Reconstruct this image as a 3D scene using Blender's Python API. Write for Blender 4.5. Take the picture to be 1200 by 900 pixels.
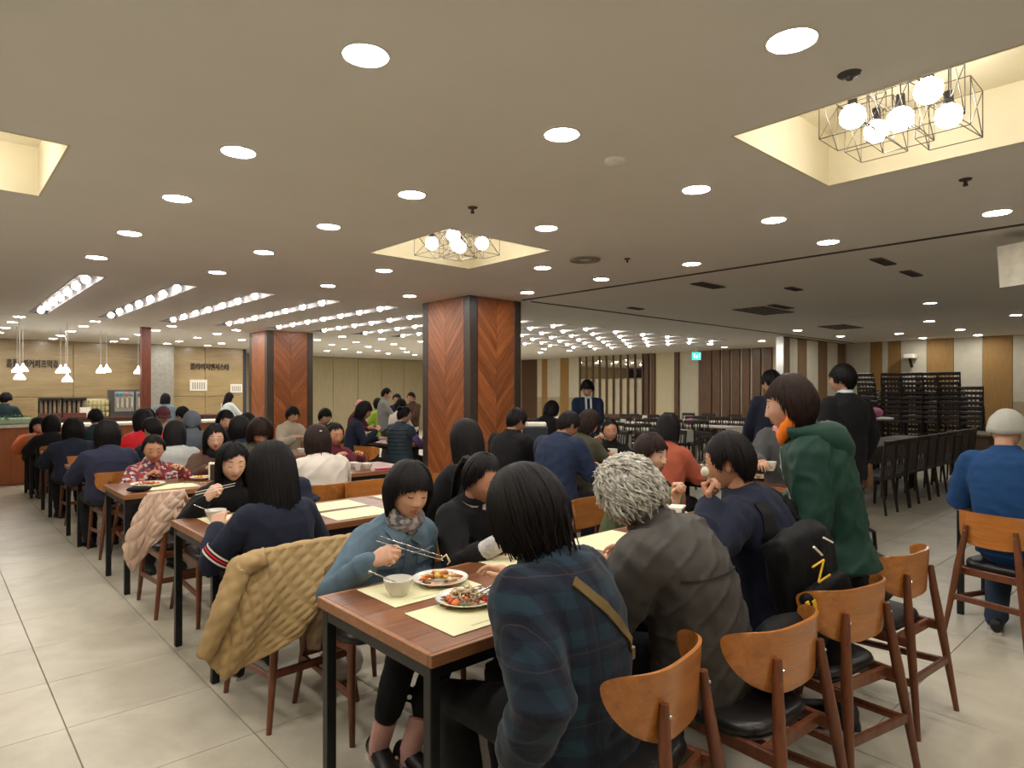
import bpy, bmesh, math, random
import numpy as np
from mathutils import Vector, Matrix, Quaternion
from mathutils.bvhtree import BVHTree
random.seed(7); np.random.seed(7)
for _o in list(bpy.data.objects): bpy.data.objects.remove(_o)
SC = bpy.context.scene
COL = SC.collection
# ------------------------------------------------------------------ camera
EYE = 1.524; FPX = 757.0; YAW = math.atan2(1432-600, FPX); HZ = 458.0; HC = 2.75
cd = bpy.data.cameras.new('camera'); cam = bpy.data.objects.new('camera', cd); COL.objects.link(cam)
cd.sensor_fit = 'HORIZONTAL'; cd.sensor_width = 36.0; cd.lens = 36.0*FPX/1200.0; cd.shift_y = (HZ-450.0)/1200.0
cd.clip_start = .05; cd.clip_end = 100
cam.location = (0, 0, EYE); cam.rotation_euler = (math.pi/2, 0, YAW-math.pi/2)
SC.camera = cam
# ------------------------------------------------------------------ world, exposure
w = bpy.data.worlds.new('world'); SC.world = w; w.use_nodes = True
w.node_tree.nodes['Background'].inputs[0].default_value = (.5, .48, .45, 1)
w.node_tree.nodes['Background'].inputs[1].default_value = .02
SC.view_settings.view_transform = 'Standard'; SC.view_settings.look = 'None'
SC.view_settings.gamma = 1; SC.view_settings.use_curve_mapping = False
SC.view_settings.exposure = 0.12
SC.cycles.use_denoising = True
SC.cycles.use_light_tree = True
SC.cycles.max_bounces = 6; SC.cycles.diffuse_bounces = 4
SC.cycles.sample_clamp_indirect = 4.0
SC.cycles.caustics_reflective = False; SC.cycles.caustics_refractive = False
DOWN_E, BULB_E, GLOBE_E, PEND_E = 112.0, 40.0, 42.0, 5.0     # lamp strengths
WARM = (1.0, .97, .92)
# ------------------------------------------------------------------ pixel helpers (1200x900 frame)
_F = Vector((math.cos(YAW), math.sin(YAW), 0)); _R = Vector((math.sin(YAW), -math.cos(YAW), 0))
def ray(u, v): return _F + _R*((u-600)/FPX) + Vector((0, 0, (HZ-v)/FPX))
def at_z(u, v, z):
    d = ray(u, v); t = (z-EYE)/d.z; return Vector((d.x*t, d.y*t, z))
def at_y(u, v, y):
    d = ray(u, v); t = y/d.y; return Vector((d.x*t, y, EYE+d.z*t))
def at_x(u, v, x):
    d = ray(u, v); t = x/d.x; return Vector((x, d.y*t, EYE+d.z*t))
def at_d(u, v, D):
    d = ray(u, v); return Vector((d.x*D, d.y*D, EYE+d.z*D))
def depth(p): return p[0]*_F.x+p[1]*_F.y
# ------------------------------------------------------------------ materials
MATS = {}
def _lin(c):
    return tuple((x/12.92 if x <= .04045 else ((x+.055)/1.055)**2.4) for x in [v/255. for v in c])
class NT:
    def __init__(s, name):
        s.m = bpy.data.materials.new(name); s.m.use_nodes = True
        s.t = s.m.node_tree; s.b = s.t.nodes['Principled BSDF']
    def n(s, typ, **kw):
        nd = s.t.nodes.new(typ)
        for k, v in kw.items():
            if k in nd.inputs.keys() if isinstance(k, str) else False: nd.inputs[k].default_value = v
            else: setattr(nd, k, v)
        return nd
    def l(s, a, b): s.t.links.new(a, b)
    def coord(s, scale=(1, 1, 1), kind='Object', rot=(0, 0, 0)):
        tc = s.n('ShaderNodeTexCoord'); mp = s.n('ShaderNodeMapping')
        mp.inputs['Scale'].default_value = scale; mp.inputs['Rotation'].default_value = rot
        s.l(tc.outputs[kind], mp.inputs['Vector']); return mp.outputs[0]
    def noise(s, vec, scale, detail=3, rough=.55, dist=0):
        nd = s.n('ShaderNodeTexNoise'); nd.inputs['Scale'].default_value = scale; nd.inputs['Detail'].default_value = detail
        nd.inputs['Roughness'].default_value = rough; nd.inputs['Distortion'].default_value = dist
        if vec: s.l(vec, nd.inputs['Vector'])
        return nd.outputs['Fac']
    def ramp(s, fac, stops):
        r = s.n('ShaderNodeValToRGB'); e = r.color_ramp.elements
        while len(e) < len(stops): e.new(.5)
        for el, (p, c) in zip(e, stops): el.position = p; el.color = (*c[:3], 1)
        s.l(fac, r.inputs[0]); return r.outputs[0]
    def mix(s, fac, a, b, mode='MIX'):
        x = s.n('ShaderNodeMixRGB', blend_type=mode)
        if isinstance(fac, (int, float)): x.inputs[0].default_value = fac
        else: s.l(fac, x.inputs[0])
        for i, v in ((1, a), (2, b)):
            if isinstance(v, tuple): x.inputs[i].default_value = (*v[:3], 1)
            else: s.l(v, x.inputs[i])
        return x.outputs[0]
    def math(s, op, a, b=None):
        x = s.n('ShaderNodeMath', operation=op)
        for i, v in ((0, a), (1, b)):
            if v is None: continue
            if isinstance(v, (int, float)): x.inputs[i].default_value = v
            else: s.l(v, x.inputs[i])
        return x.outputs[0]
    def bump(s, h, strength=.3, dist=.01):
        b = s.n('ShaderNodeBump'); b.inputs['Strength'].default_value = strength; b.inputs['Distance'].default_value = dist
        s.l(h, b.inputs['Height']); s.l(b.outputs[0], s.b.inputs['Normal'])
    def set(s, color=None, rough=.5, metal=0, spec=.5, sheen=0):
        if color is not None:
            if isinstance(color, tuple): s.b.inputs['Base Color'].default_value = (*color[:3], 1)
            else: s.l(color, s.b.inputs['Base Color'])
        s.b.inputs['Roughness'].default_value = rough; s.b.inputs['Metallic'].default_value = metal
        s.b.inputs['Specular IOR Level'].default_value = spec
        if sheen: s.b.inputs['Sheen Weight'].default_value = sheen
        return s
def plain(key, rgb, rough=.5, metal=0, var=.12, scale=12, bump=0, bscale=60, spec=.5, stretch=(1, 1, 1)):
    """plain surface with a little noise in tone; rgb in sRGB 0-255"""
    if key in MATS: return MATS[key]
    t = NT(key); c = _lin(rgb); v = t.coord(stretch)
    f = t.noise(v, scale)
    lo = tuple(x*(1-var) for x in c); hi = tuple(min(1, x*(1+var)) for x in c)
    t.set(t.ramp(f, [(.3, lo), (.7, hi)]), rough, metal, spec)
    if bump: t.bump(t.noise(v, bscale, 2), bump, .004)
    MATS[key] = t.m; return t.m
def emit(key, rgb, s):
    if key in MATS: return MATS[key]
    t = NT(key); t.set((*rgb,), .4)
    t.b.inputs['Emission Color'].default_value = (*rgb, 1); t.b.inputs['Emission Strength'].default_value = s
    MATS[key] = t.m; return t.m
def wood(key, dark, light, axis=0, scale=1.0, rough=.38, rings=9.0, coat=0, spread=.30):
    """grain along the given local axis"""
    if key in MATS: return MATS[key]
    t = NT(key); sc = [rings*scale]*3; sc[axis] = .9*scale
    oi = t.n('ShaderNodeObjectInfo')
    v = t.coord(tuple(sc)); ad = t.n('ShaderNodeVectorMath', operation='ADD')
    cmb = t.n('ShaderNodeCombineXYZ'); rr = t.math('MULTIPLY', oi.outputs['Random'], 37.0)
    for i in range(3): t.l(rr, cmb.inputs[i])
    t.l(v, ad.inputs[0]); t.l(cmb.outputs[0], ad.inputs[1])
    f = t.noise(ad.outputs[0], 3.0, 5, .6, .6)
    g = t.noise(ad.outputs[0], 14.0, 3, .6, .2)
    f2 = t.math('ADD', t.math('MULTIPLY', f, .75), t.math('MULTIPLY', g, .25))
    col = t.ramp(f2, [(.30, _lin(dark)), (.68, _lin(light))])
    tint = t.math('ADD', t.math('MULTIPLY', oi.outputs['Random'], spread), .99-spread/2)
    mm = t.n('ShaderNodeVectorMath', operation='SCALE'); t.l(col, mm.inputs[0]); t.l(tint, mm.inputs['Scale'])
    t.set(mm.outputs[0], rough); t.bump(f2, .08, .002)
    if coat: t.b.inputs['Coat Weight'].default_value = coat; t.b.inputs['Coat Roughness'].default_value = .15
    MATS[key] = t.m; return t.m
# ------------------------------------------------------------------ mesh builder
class MB:
    def __init__(s): s.v = []; s.f = []; s.mi = []; s.uv = None
    def add(s, verts, faces, mi=0, M=None):
        o = len(s.v)
        if M is not None: verts = [M @ Vector(p) for p in verts]
        s.v.extend([tuple(p) for p in verts]); s.f.extend([tuple(i+o for i in f) for f in faces])
        s.mi.extend([mi]*len(faces)); return s
    def box(s, c, d, mi=0, M=None, bev=0):
        x, y, z = [k/2 for k in d]; cx, cy, cz = c
        if bev <= 0:
            vs = [(cx+a*x, cy+b*y, cz+e*z) for e in (-1, 1) for b in (-1, 1) for a in (-1, 1)]
            fs = [(0, 2, 3, 1), (4, 5, 7, 6), (0, 1, 5, 4), (2, 6, 7, 3), (0, 4, 6, 2), (1, 3, 7, 5)]
            return s.add(vs, fs, mi, M)
        b = min(bev, x*.9, y*.9, z*.9); vs = []; idx = {}
        for sx in (-1, 1):
            for sy in (-1, 1):
                for sz in (-1, 1):
                    for ax in range(3):
                        e = [x-b, y-b, z-b]; e[ax] += b
                        idx[(sx, sy, sz, ax)] = len(vs); vs.append((cx+sx*e[0], cy+sy*e[1], cz+sz*e[2]))
        fs = []
        def q(L, n):
            p = [Vector(vs[i]) for i in L]; nn = (p[1]-p[0]).cross(p[2]-p[0])
            fs.append(tuple(L) if nn.dot(Vector(n)) > 0 else tuple(L[::-1]))
        sg = (-1, 1)
        for k in sg:
            q([idx[(k, a, c_, 0)] for a, c_ in ((-1, -1), (1, -1), (1, 1), (-1, 1))], (k, 0, 0))
            q([idx[(a, k, c_, 1)] for a, c_ in ((-1, -1), (1, -1), (1, 1), (-1, 1))], (0, k, 0))
            q([idx[(a, c_, k, 2)] for a, c_ in ((-1, -1), (1, -1), (1, 1), (-1, 1))], (0, 0, k))
        for a in sg:
            for c_ in sg:
                q([idx[(a, c_, -1, 0)], idx[(a, c_, 1, 0)], idx[(a, c_, 1, 1)], idx[(a, c_, -1, 1)]], (a, c_, 0))
                q([idx[(a, -1, c_, 0)], idx[(a, 1, c_, 0)], idx[(a, 1, c_, 2)], idx[(a, -1, c_, 2)]], (a, 0, c_))
                q([idx[(-1, a, c_, 1)], idx[(1, a, c_, 1)], idx[(1, a, c_, 2)], idx[(-1, a, c_, 2)]], (0, a, c_))
                for e in sg: q([idx[(a, c_, e, i)] for i in range(3)], (a, c_, e))
        return s.add(vs, fs, mi, M)
    def rings(s, rs, mi=0, M=None, cap=True, closed=True):
        n = len(rs[0]); vs = [p for r in rs for p in r]; fs = []
        m = n if closed else n-1
        for i in range(len(rs)-1):
            for j in range(m):
                k = (j+1) % n
                fs.append((i*n+j, i*n+k, (i+1)*n+k, (i+1)*n+j))
        if cap and closed:
            fs.append(tuple(range(n-1, -1, -1))); fs.append(tuple((len(rs)-1)*n+j for j in range(n)))
        return s.add(vs, fs, mi, M)
    def tube(s, pts, rad, n=8, mi=0, M=None, cap=True, flat=1.0, up=None, round_ends=False):
        pts = [Vector(p) for p in pts]
        if not hasattr(rad, '__len__'): rad = [rad]*len(pts)
        rad = list(rad)
        if round_ends:
            a = (pts[0]-pts[1]).normalized(); b = (pts[-1]-pts[-2]).normalized()
            r0, r1 = rad[0], rad[-1]
            pts = [pts[0]+a*r0*.95, pts[0]+a*r0*.65]+pts+[pts[-1]+b*r1*.65, pts[-1]+b*r1*.95]
            rad = [r0*.3, r0*.76]+rad+[r1*.76, r1*.3]
        T = []
        for i in range(len(pts)):
            a = pts[max(i-1, 0)]; b = pts[min(i+1, len(pts)-1)]; T.append((b-a).normalized())
        u = Vector(up) if up else (Vector((0, 0, 1)) if abs(T[0].z) < .9 else Vector((0, 1, 0)))
        rs = []
        for p, t, r in zip(pts, T, rad):
            u = (u - t*u.dot(t)).normalized(); w_ = t.cross(u)
            rs.append([p + (u*math.cos(2*math.pi*k/n)*flat + w_*math.sin(2*math.pi*k/n))*r for k in range(n)])
        return s.rings(rs, mi, M, cap)
    def lathe(s, prof, n=20, mi=0, M=None, cap=True):
        rs = [[(r*math.cos(2*math.pi*k/n), r*math.sin(2*math.pi*k/n), z) for k in range(n)] for r, z in prof]
        return s.rings(rs, mi, M, cap)
    def prism(s, poly, z0, z1, mi=0, M=None):
        n = len(poly); vs = [(x, y, z0) for x, y in poly]+[(x, y, z1) for x, y in poly]
        fs = [tuple(range(n-1, -1, -1)), tuple(range(n, 2*n))]+[(i, (i+1) % n, n+(i+1) % n, n+i) for i in range(n)]
        return s.add(vs, fs, mi, M)
    def ico(s, c, r, sub=2, mi=0, M=None):
        v, f = ICO(sub)
        r = r if hasattr(r, '__len__') else (r, r, r)
        return s.add([(c[0]+p[0]*r[0], c[1]+p[1]*r[1], c[2]+p[2]*r[2]) for p in v], f, mi, M)
    def mesh(s, name, mats=(), smooth=None):
        me = bpy.data.meshes.new(name); me.from_pydata(s.v, [], s.f)
        for m in (mats if isinstance(mats, (list, tuple)) else [mats]): me.materials.append(m)
        if len(me.polygons) and any(s.mi): me.polygons.foreach_set('material_index', s.mi)
        if smooth is not None: shade(me, smooth)
        me.update(); return me
    def build(s, name, mats, parent=None, smooth=None, loc=None):
        return link(name, s.mesh(name, mats, smooth), parent, loc)
def shade(me, ang):
    me.polygons.foreach_set('use_smooth', [True]*len(me.polygons))
    if ang < 179:
        bm = bmesh.new(); bm.from_mesh(me)
        for e in bm.edges:
            if len(e.link_faces) == 2 and e.calc_face_angle(0) > math.radians(ang): e.smooth = False
        bm.to_mesh(me); bm.free()
_ico = {}
def ICO(sub):
    if sub not in _ico:
        bm = bmesh.new(); bmesh.ops.create_icosphere(bm, subdivisions=sub, radius=1)
        bm.verts.ensure_lookup_table()
        _ico[sub] = ([tuple(v.co) for v in bm.verts], [tuple(v.index for v in f.verts) for f in bm.faces]); bm.free()
    return _ico[sub]
def link(name, me, parent=None, loc=None, rotz=None, M=None):
    o = bpy.data.objects.new(name, me); COL.objects.link(o)
    if parent is not None: o.parent = parent
    if loc is not None: o.location = loc
    if rotz is not None: o.rotation_euler = (0, 0, rotz)
    if M is not None: o.matrix_local = M
    return o
def tag(o, label=None, cat=None, group=None, kind=None):
    if label: o['label'] = label
    if cat: o['category'] = cat
    if group: o['group'] = group
    if kind: o['kind'] = kind
    return o
def thing(name, label, cat, loc=(0, 0, 0), rotz=0, group=None):
    o = link(name, None, None, loc, rotz); o.empty_display_size = .1
    return tag(o, label, cat, group)
def struct(o): o['kind'] = 'structure'; return o
def copy_tree(root, loc=None, rotz=None, label=None, group=None, M=None):
    r = root.copy(); COL.objects.link(r)
    if loc is not None: r.location = loc
    if rotz is not None: r.rotation_euler = (0, 0, rotz)
    if M is not None: r.matrix_local = M
    if label: r['label'] = label
    if group: r['group'] = group
    for ch in root.children:
        c = ch.copy(); COL.objects.link(c); c.parent = r
        for g in ch.children:
            d = g.copy(); COL.objects.link(d); d.parent = c
    return r
def RZ(a): return Matrix.Rotation(a, 4, 'Z')
def TR(*p): return Matrix.Translation(Vector(p if len(p) == 3 else p[0]))
# =================================================================== structure
XA, XB, YA, YB = -5.0, 17.7, -5.0, 21.7
def tile_mat():
    t = NT('floor_tile'); g = t.n('ShaderNodeNewGeometry'); v = g.outputs['Position']
    f = t.noise(v, 1.6, 5, .6, .8); f2 = t.noise(v, 9, 4, .6)
    oi = t.n('ShaderNodeObjectInfo')
    h = t.math('ADD', t.math('MULTIPLY', f, .8), t.math('MULTIPLY', f2, .2))
    c = t.ramp(h, [(.3, _lin((178, 169, 150))), (.55, _lin((202, 194, 175))), (.75, _lin((215, 208, 190)))])
    k = t.math('ADD', t.math('MULTIPLY', oi.outputs['Random'], .07), .95)
    sc = t.n('ShaderNodeVectorMath', operation='SCALE'); t.l(c, sc.inputs[0]); t.l(k, sc.inputs['Scale'])
    t.set(sc.outputs[0], .32, spec=.4); t.bump(f2, .03, .002); return t.m
M_TILE = tile_mat()
M_GROUT = plain('grout', (176, 167, 149), .8)
M_CEIL = plain('ceiling_paint', (234, 232, 229), .7, var=.02, scale=2)
M_WHITE = plain('white_paint', (235, 228, 212), .6, var=.02)
M_DARKMET = plain('dark_frame', (62, 52, 46), .45, var=.1)
M_BLACKMET = plain('black_steel', (24, 24, 26), .42, metal=.3, var=.15)
M_CHROME = plain('chrome', (200, 200, 200), .18, metal=1, var=.03)
floor = struct(MB().box(((XA+XB)/2, (YA+YB)/2, -.035), (XB-XA+.4, YB-YA+.4, .05)).build('floor', M_GROUT))
TS = .613; TX0, TY0 = .475, 1.06
tm = MB().box((0, 0, -.006), (TS-.0045, TS-.0045, .012), bev=.0015).mesh('tile', M_TILE)
tiles = []
i0, i1 = math.floor((XA-TX0)/TS), math.ceil((XB-TX0)/TS); j0, j1 = math.floor((YA-TY0)/TS), math.ceil((YB-TY0)/TS)
for i in range(i0, i1):
    for j in range(j0, j1):
        x, y = TX0+(i+.5)*TS, TY0+(j+.5)*TS
        d = depth((x, y)); vis = False
        if d > .8:
            u = 600+FPX*(x*_R.x+y*_R.y)/d; v = HZ+FPX*EYE/d
            vis = -60 < u < 1260 and v < 960
        tiles.append((0 if vis else 1, d if vis else 99, x, y))
tiles.sort()
rest = MB()
for k, (nv, d, x, y) in enumerate(tiles):
    if k < 300: link('tile', tm, floor, (x, y, 0))
    else: rest.box((x, y, -.006), (TS-.006, TS-.006, .012))
tag(rest.build('tile_field', M_TILE, floor), kind='stuff')
# ---- ceiling with recesses
COFF = [(2.88, 3.99, .47, 1.58), (2.93, 4.04, 3.95, 5.08), (-.58, .53, 3.88, 5.0), (-.58, .53, .45, 1.57), (2.88, 3.99, -3.0, -1.9)]
SLOTX = [1.21+.93*k for k in range(15)]; SLOTW = .23; SLOTY = (8.1, 12.62)
holes = COFF+[(x, x+SLOTW, *SLOTY) for x in SLOTX]
xs = sorted({XA-.1, XB+.1, *[h[0] for h in holes], *[h[1] for h in holes]}); ys = sorted({YA-.1, YB+.1, *[h[2] for h in holes], *[h[3] for h in holes]})
mb = MB()
for a, b in zip(xs, xs[1:]):
    for c, d in zip(ys, ys[1:]):
        mx, my = (a+b)/2, (c+d)/2
        if any(h[0] < mx < h[1] and h[2] < my < h[3] for h in holes): continue
        mb.add([(a, c, HC), (a, d, HC), (b, d, HC), (b, c, HC)], [(0, 1, 2, 3)])
ceil = struct(mb.build('ceiling', M_CEIL))
MB().box(((XA+XB)/2, (YA+YB)/2, HC+.45), (XB-XA+.4, YB-YA+.4, .05)).build('leak_stop_slab', M_CEIL, ceil)  # unseen slab over the recesses, added to stop light leaking in
for h in COFF:
    x0, x1, y0, y1 = h; z0, z1 = HC-.002, HC+.30; e = .012
    m = MB()
    m.box(((x0+x1)/2, (y0+y1)/2, z1+e/2), (x1-x0+2*e, y1-y0+2*e, e))
    for xx in (x0-e/2, x1+e/2): m.box((xx, (y0+y1)/2, (z0+z1)/2), (e, y1-y0+2*e, z1-z0))
    for yy in (y0-e/2, y1+e/2): m.box(((x0+x1)/2, yy, (z0+z1)/2), (x1-x0, e, z1-z0))
    m.build('recess_lining', plain('recess_paint', (222, 213, 186), .6, var=.02), ceil)
# ---- outer walls
def marble():
    t = NT('tan_stone'); v = t.coord((.35, 1, 2.6)); f = t.noise(v, 2.2, 6, .62, .4); f2 = t.noise(v, 10, 3)
    h = t.math('ADD', t.math('MULTIPLY', f, .8), t.math('MULTIPLY', f2, .2))
    t.set(t.ramp(h, [(.3, _lin((146, 124, 86))), (.7, _lin((186, 162, 118)))]), .22, spec=.5); return t.m
M_STONE = marble()
M_CREAM = plain('cream_panel', (205, 197, 175), .6, var=.05, scale=5)
M_OCHRE = plain('ochre_fabric', (158, 120, 66), .7, var=.12, scale=40, stretch=(1, 1, .1))
M_TAUPE = plain('taupe_panel', (176, 160, 130), .65, var=.06, scale=5)
M_BRWALL = wood('brown_slat_wood', (74, 50, 34), (112, 80, 54), 2)
M_BEIGEW = plain('beige_panel', (176, 162, 128), .7, var=.07, scale=30, stretch=(1, 1, .08))
def wallbox(name, c, d, m): return struct(MB().box(c, d).build(name, m))
wallbox('wall_left', (XA-.06, (YA+YB)/2, HC/2), (.12, YB-YA, HC), M_CREAM)
wallbox('wall_behind', ((XA+XB)/2, YA-.06, HC/2), (XB-XA, .12, HC), M_CREAM)
wr = wallbox('wall_right', (XB+.06, (YA+YB)/2, HC/2), (.12, YB-YA, HC), M_TAUPE)
wb = wallbox('wall_back', ((6.9+XB)/2, YB+.06, HC/2), (XB-6.9, .12, HC), M_BEIGEW)
wk = wallbox('wall_kitchen', ((XA+6.9)/2, 19.36, HC/2), (6.9-XA, .12, HC), M_GROUT)
wallbox('wall_return', (6.96, 20.5, HC/2), (.12, 2.3, HC), plain('dark_blue_grey', (52, 50, 66), .6))
# stone panels of the kitchen wall
x = XA
while x < 6.88:
    wd = min(1.55, 6.9-x)
    if 4.5 < x+wd/2 < 5.0 or False: pass
    for z0, z1 in ((0, 1.37), (1.37, 2.75)):
        MB().box((wd/2, 0, (z1-z0)/2), (wd-.012, .03, z1-z0-.01), bev=.003).build('stone_panel', M_STONE, wk, loc=(x, 19.285, z0))
    x += 1.55
struct(MB().box((4.62, 19.1, HC/2), (.62, .5, HC)).build('trim_1', plain('concrete', (150, 146, 134), .8)))
# back wall panels
x = 6.95
while x < XB-.2:
    MB().box((.5, 0, HC/2), (.985, .03, HC-.06), bev=.004).build('wall_panel', M_BEIGEW, wb, loc=(x, YB-.02, 0)); x += 1.0
# right wall: stripes (y0,y1,material)
def wpan(y0, y1, m, z0=0, z1=HC, prow=.03, nm='wall_panel'):
    MB().box((0, (y1-y0)/2, (z1-z0)/2), (prow, y1-y0-.008, z1-z0-.006), bev=.003).build(nm, m, wr, loc=(XB-prow/2, y0, z0))
y = 5.29; k = 0
for y0, y1, m in [(5.98, 6.55, 0), (5.71, 5.98, 1), (5.57, 5.71, 0), (5.29, 5.57, 1)]+[(5.29-.55*(i+1), 5.29-.55*i, i % 2) for i in range(14)]:
    if m: wpan(y0, y1, M_OCHRE)
    else: wpan(y0, y1, M_CREAM, 1.28, HC); wpan(y0, y1, M_TAUPE, 0, 1.28)
def yat(u): return at_x(u, 440, XB).y
for a, b, m in [(630, 635.5, 0), (635.5, 642, 1), (642, 657, 0), (657, 667, 1), (667, 682, 0)]:
    if m: wpan(yat(b), yat(a), M_OCHRE)
    else: wpan(yat(b), yat(a), M_CREAM, 1.28, HC); wpan(yat(b), yat(a), M_TAUPE, 0, 1.28)
M_GLOWP = plain('pale_panel', (214, 202, 168), .5, var=.04)
for a, b, m, pr in [(757, 762, M_BRWALL, .12), (762, 764, M_CREAM, .03), (764, 769, M_BRWALL, .08), (769, 792, M_GLOWP, .03), (792, 797, M_BRWALL, .1), (797, 820, M_CREAM, .03), (820, 835, M_BRWALL, .08)]:
    wpan(yat(b), yat(a), m, prow=pr)
for a, b in [(836.5, 845.5), (848, 857), (859, 868.5), (871, 880), (883, 893), (896, 906)]: wpan(yat(b), yat(a), M_BRWALL, prow=.10, nm='slat')
wpan(yat(912), yat(836), M_GLOWP, prow=.02)
wpan(yat(630), yat(612), plain('brown_door', (92, 66, 46), .5), prow=.04)
# mirror-like glass bay with lit panels
gy0, gy1 = yat(756), yat(682.5)
wpan(gy0, gy1, M_GLOWP, prow=.03)
win = struct(link('window_1', None, None, (XB-.02, gy0, 0)))
mw = NT('dark_mirror'); mw.set((.55, .5, .42), .04, metal=1.0); M_MIRR = mw.m
gl = gy1-gy0; nb = 9
MB().box((-.10, gl/2, 2.27), (.02, gl, .62)).build('mirror_band', M_MIRR, win)
MB().box((-.12, gl/2, .62), (.12, gl, .16)).build('sill', M_BRWALL, win)
for i in range(nb+1): MB().box((-.12, gl*i/nb, HC/2), (.05, .045, HC)).build('mullion', M_BRWALL, win)
for i in range(nb): MB().box((-.055, gl*(i+.5)/nb, 1.33), (.02, gl/nb-.06, 1.2)).build('pane', M_GLOWP if i % 3 else M_CREAM, win)
# partition screen closing off the unlit hall
ps = struct(link('wall_partition', MB().box((15.95, 6.68, HC/2), (3.5, .10, HC-.02)).mesh('wall_partition', M_TAUPE)))
px0 = 14.2
for a, b, m in [(14.2, 14.55, 1), (14.55, 14.94, 0), (14.94, 15.44, 1), (15.44, 16.07, 0), (16.07, 16.62, 1), (16.62, 17.25, 0), (17.25, 17.7, 1)]:
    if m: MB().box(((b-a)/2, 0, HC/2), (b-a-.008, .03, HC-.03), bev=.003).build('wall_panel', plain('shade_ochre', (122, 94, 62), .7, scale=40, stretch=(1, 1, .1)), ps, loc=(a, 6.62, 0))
    else:
        MB().box(((b-a)/2, 0, 2.0), (b-a-.008, .03, 1.44), bev=.003).build('wall_panel', M_CREAM, ps, loc=(a, 6.62, 0))
        MB().box(((b-a)/2, 0, .64), (b-a-.008, .03, 1.27), bev=.003).build('wall_panel', M_TAUPE, ps, loc=(a, 6.62, 0))
MB().box((14.18, 6.66, HC/2), (.04, .16, HC-.01)).build('edge_strip', M_CHROME, ps)
# partition tracks in the ceiling
M_TRACK = plain('track', (58, 52, 46), .6)
MB().box((5.97, .7, HC-.004), (.035, 11.3, .012)).build('partition_track', M_TRACK, ceil)
MB().box((11.9, 6.36, HC-.004), (11.5, .035, .012)).build('partition_track', M_TRACK, ceil)
# ---- chevron pillars
M_CHEV = wood('chevron_wood', (122, 66, 38), (174, 104, 60), 0, 1.4, rough=.34, spread=.42)
M_POST = plain('pillar_post', (66, 53, 45), .4, var=.12, scale=8)
def pillar(n, x0, x1, y0, y1, pitch=.115):
    o = struct(link('pillar_%d' % n, MB().box((0, 0, HC/2), (x1-x0-.06, y1-y0-.06, HC)).mesh('pillar_core', M_POST), None, ((x0+x1)/2, (y0+y1)/2, 0)))
    hx, hy = (x1-x0)/2, (y1-y0)/2; pw = .13; ang = math.radians(50); g = .004
    for sx in (-1, 1):
        for sy in (-1, 1):
            MB().box((sx*(hx-pw/2), sy*(hy-pw/2), HC/2), (pw, pw, HC-.004), bev=.008).build('corner_post', M_POST, o)
    def clip(poly, zc, keep_below):
        out = []
        for (xa, za), (xb, zb_) in zip(poly, poly[1:]+poly[:1]):
            ia, ib = ((za <= zc) == keep_below or za == zc), ((zb_ <= zc) == keep_below or zb_ == zc)
            if ia: out.append((xa, za))
            if ia != ib: t = (zc-za)/(zb_-za); out.append((xa+(xb-xa)*t, zc))
        return out
    for face, half in (('W', hy), ('S', hx)):
        hw = half-pw-.004; drop = hw*math.tan(ang)
        for sgn in (-1, 1):
            shared = None; z = -drop
            a = -ang if sgn < 0 else ang
            while z < HC:
                ox, oz = (-hw, z+drop) if sgn < 0 else (0.0, z)
                full = [(-hw, z+drop), (-g/2, z), (-g/2, z+pitch-g), (-hw, z+drop+pitch-g)] if sgn < 0 else [(g/2, z), (hw, z+drop), (hw, z+drop+pitch-g), (g/2, z+pitch-g)]
                poly = clip(clip(full, HC-.004, True), .004, False)
                if len(poly) >= 3 and max(p[1] for p in poly)-min(p[1] for p in poly) > .02:
                    loc = [((px_-ox)*math.cos(a)+(pz-oz)*math.sin(a), -(px_-ox)*math.sin(a)+(pz-oz)*math.cos(a)) for px_, pz in poly]
                    if poly == full:
                        if shared is None: shared = MB().prism(loc, -.009, .009).mesh('board', M_CHEV)
                        me = shared
                    else: me = MB().prism(loc, -.009, .009).mesh('board', M_CHEV)
                    Mf = Matrix.Translation((ox, oz, 0)) @ Matrix.Rotation(a, 4, 'Z')
                    if face == 'S': Fm = Matrix(((1, 0, 0, 0), (0, 0, -1, -hy+.012), (0, 1, 0, 0), (0, 0, 0, 1)))
                    else: Fm = Matrix(((0, 0, -1, -hx+.012), (-1, 0, 0, 0), (0, 1, 0, 0), (0, 0, 0, 1)))
                    link('board', me, o, M=Fm @ Mf)
                z += pitch
    return o
pillar(1, 5.17, 6.07, 6.48, 7.55)
pillar(2, 5.12, 6.1, 12.97, 13.95, .15)
struct(MB().box((3.16, 14.0, HC/2), (.16, .16, HC), bev=.004).build('pillar_3', wood('red_post', (96, 44, 28), (126, 64, 40), 2)))
# =================================================================== ceiling fittings
M_LENS = emit('downlight_lens', WARM, DOWN_E); M_RING = plain('white_plastic', (225, 222, 214), .4, var=.02)
M_LENSC = emit('cool_lens', (.62, .72, 1.0), 20.0); M_OFF = plain('unlit_lens', (120, 116, 108), .4)
def downlight():
    o = thing('downlight', '', 'downlight')
    MB().lathe([(.078, .004), (.078, -.003), (.083, -.007), (.092, -.005), (.094, .002)], 24, cap=False).build('trim_ring', M_RING, o, smooth=40)
    MB().lathe([(.078, -.003), (.070, -.007), (.045, -.010), (.001, -.011)], 24, cap=False).build('lens', M_LENS, o, smooth=180)
    return o
D0 = downlight(); first = True
def place_down(x, y, label, group, mat=None):
    global first
    if first: o = D0; first = False
    else: o = copy_tree(D0)
    o.location = (x, y, HC); tag(o, label, 'downlight', group)
    if mat:
        for c in o.children:
            if c.name.startswith('lens'):
                c.data = c.data.copy(); c.data.materials.clear(); c.data.materials.append(mat)
    return o
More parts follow.
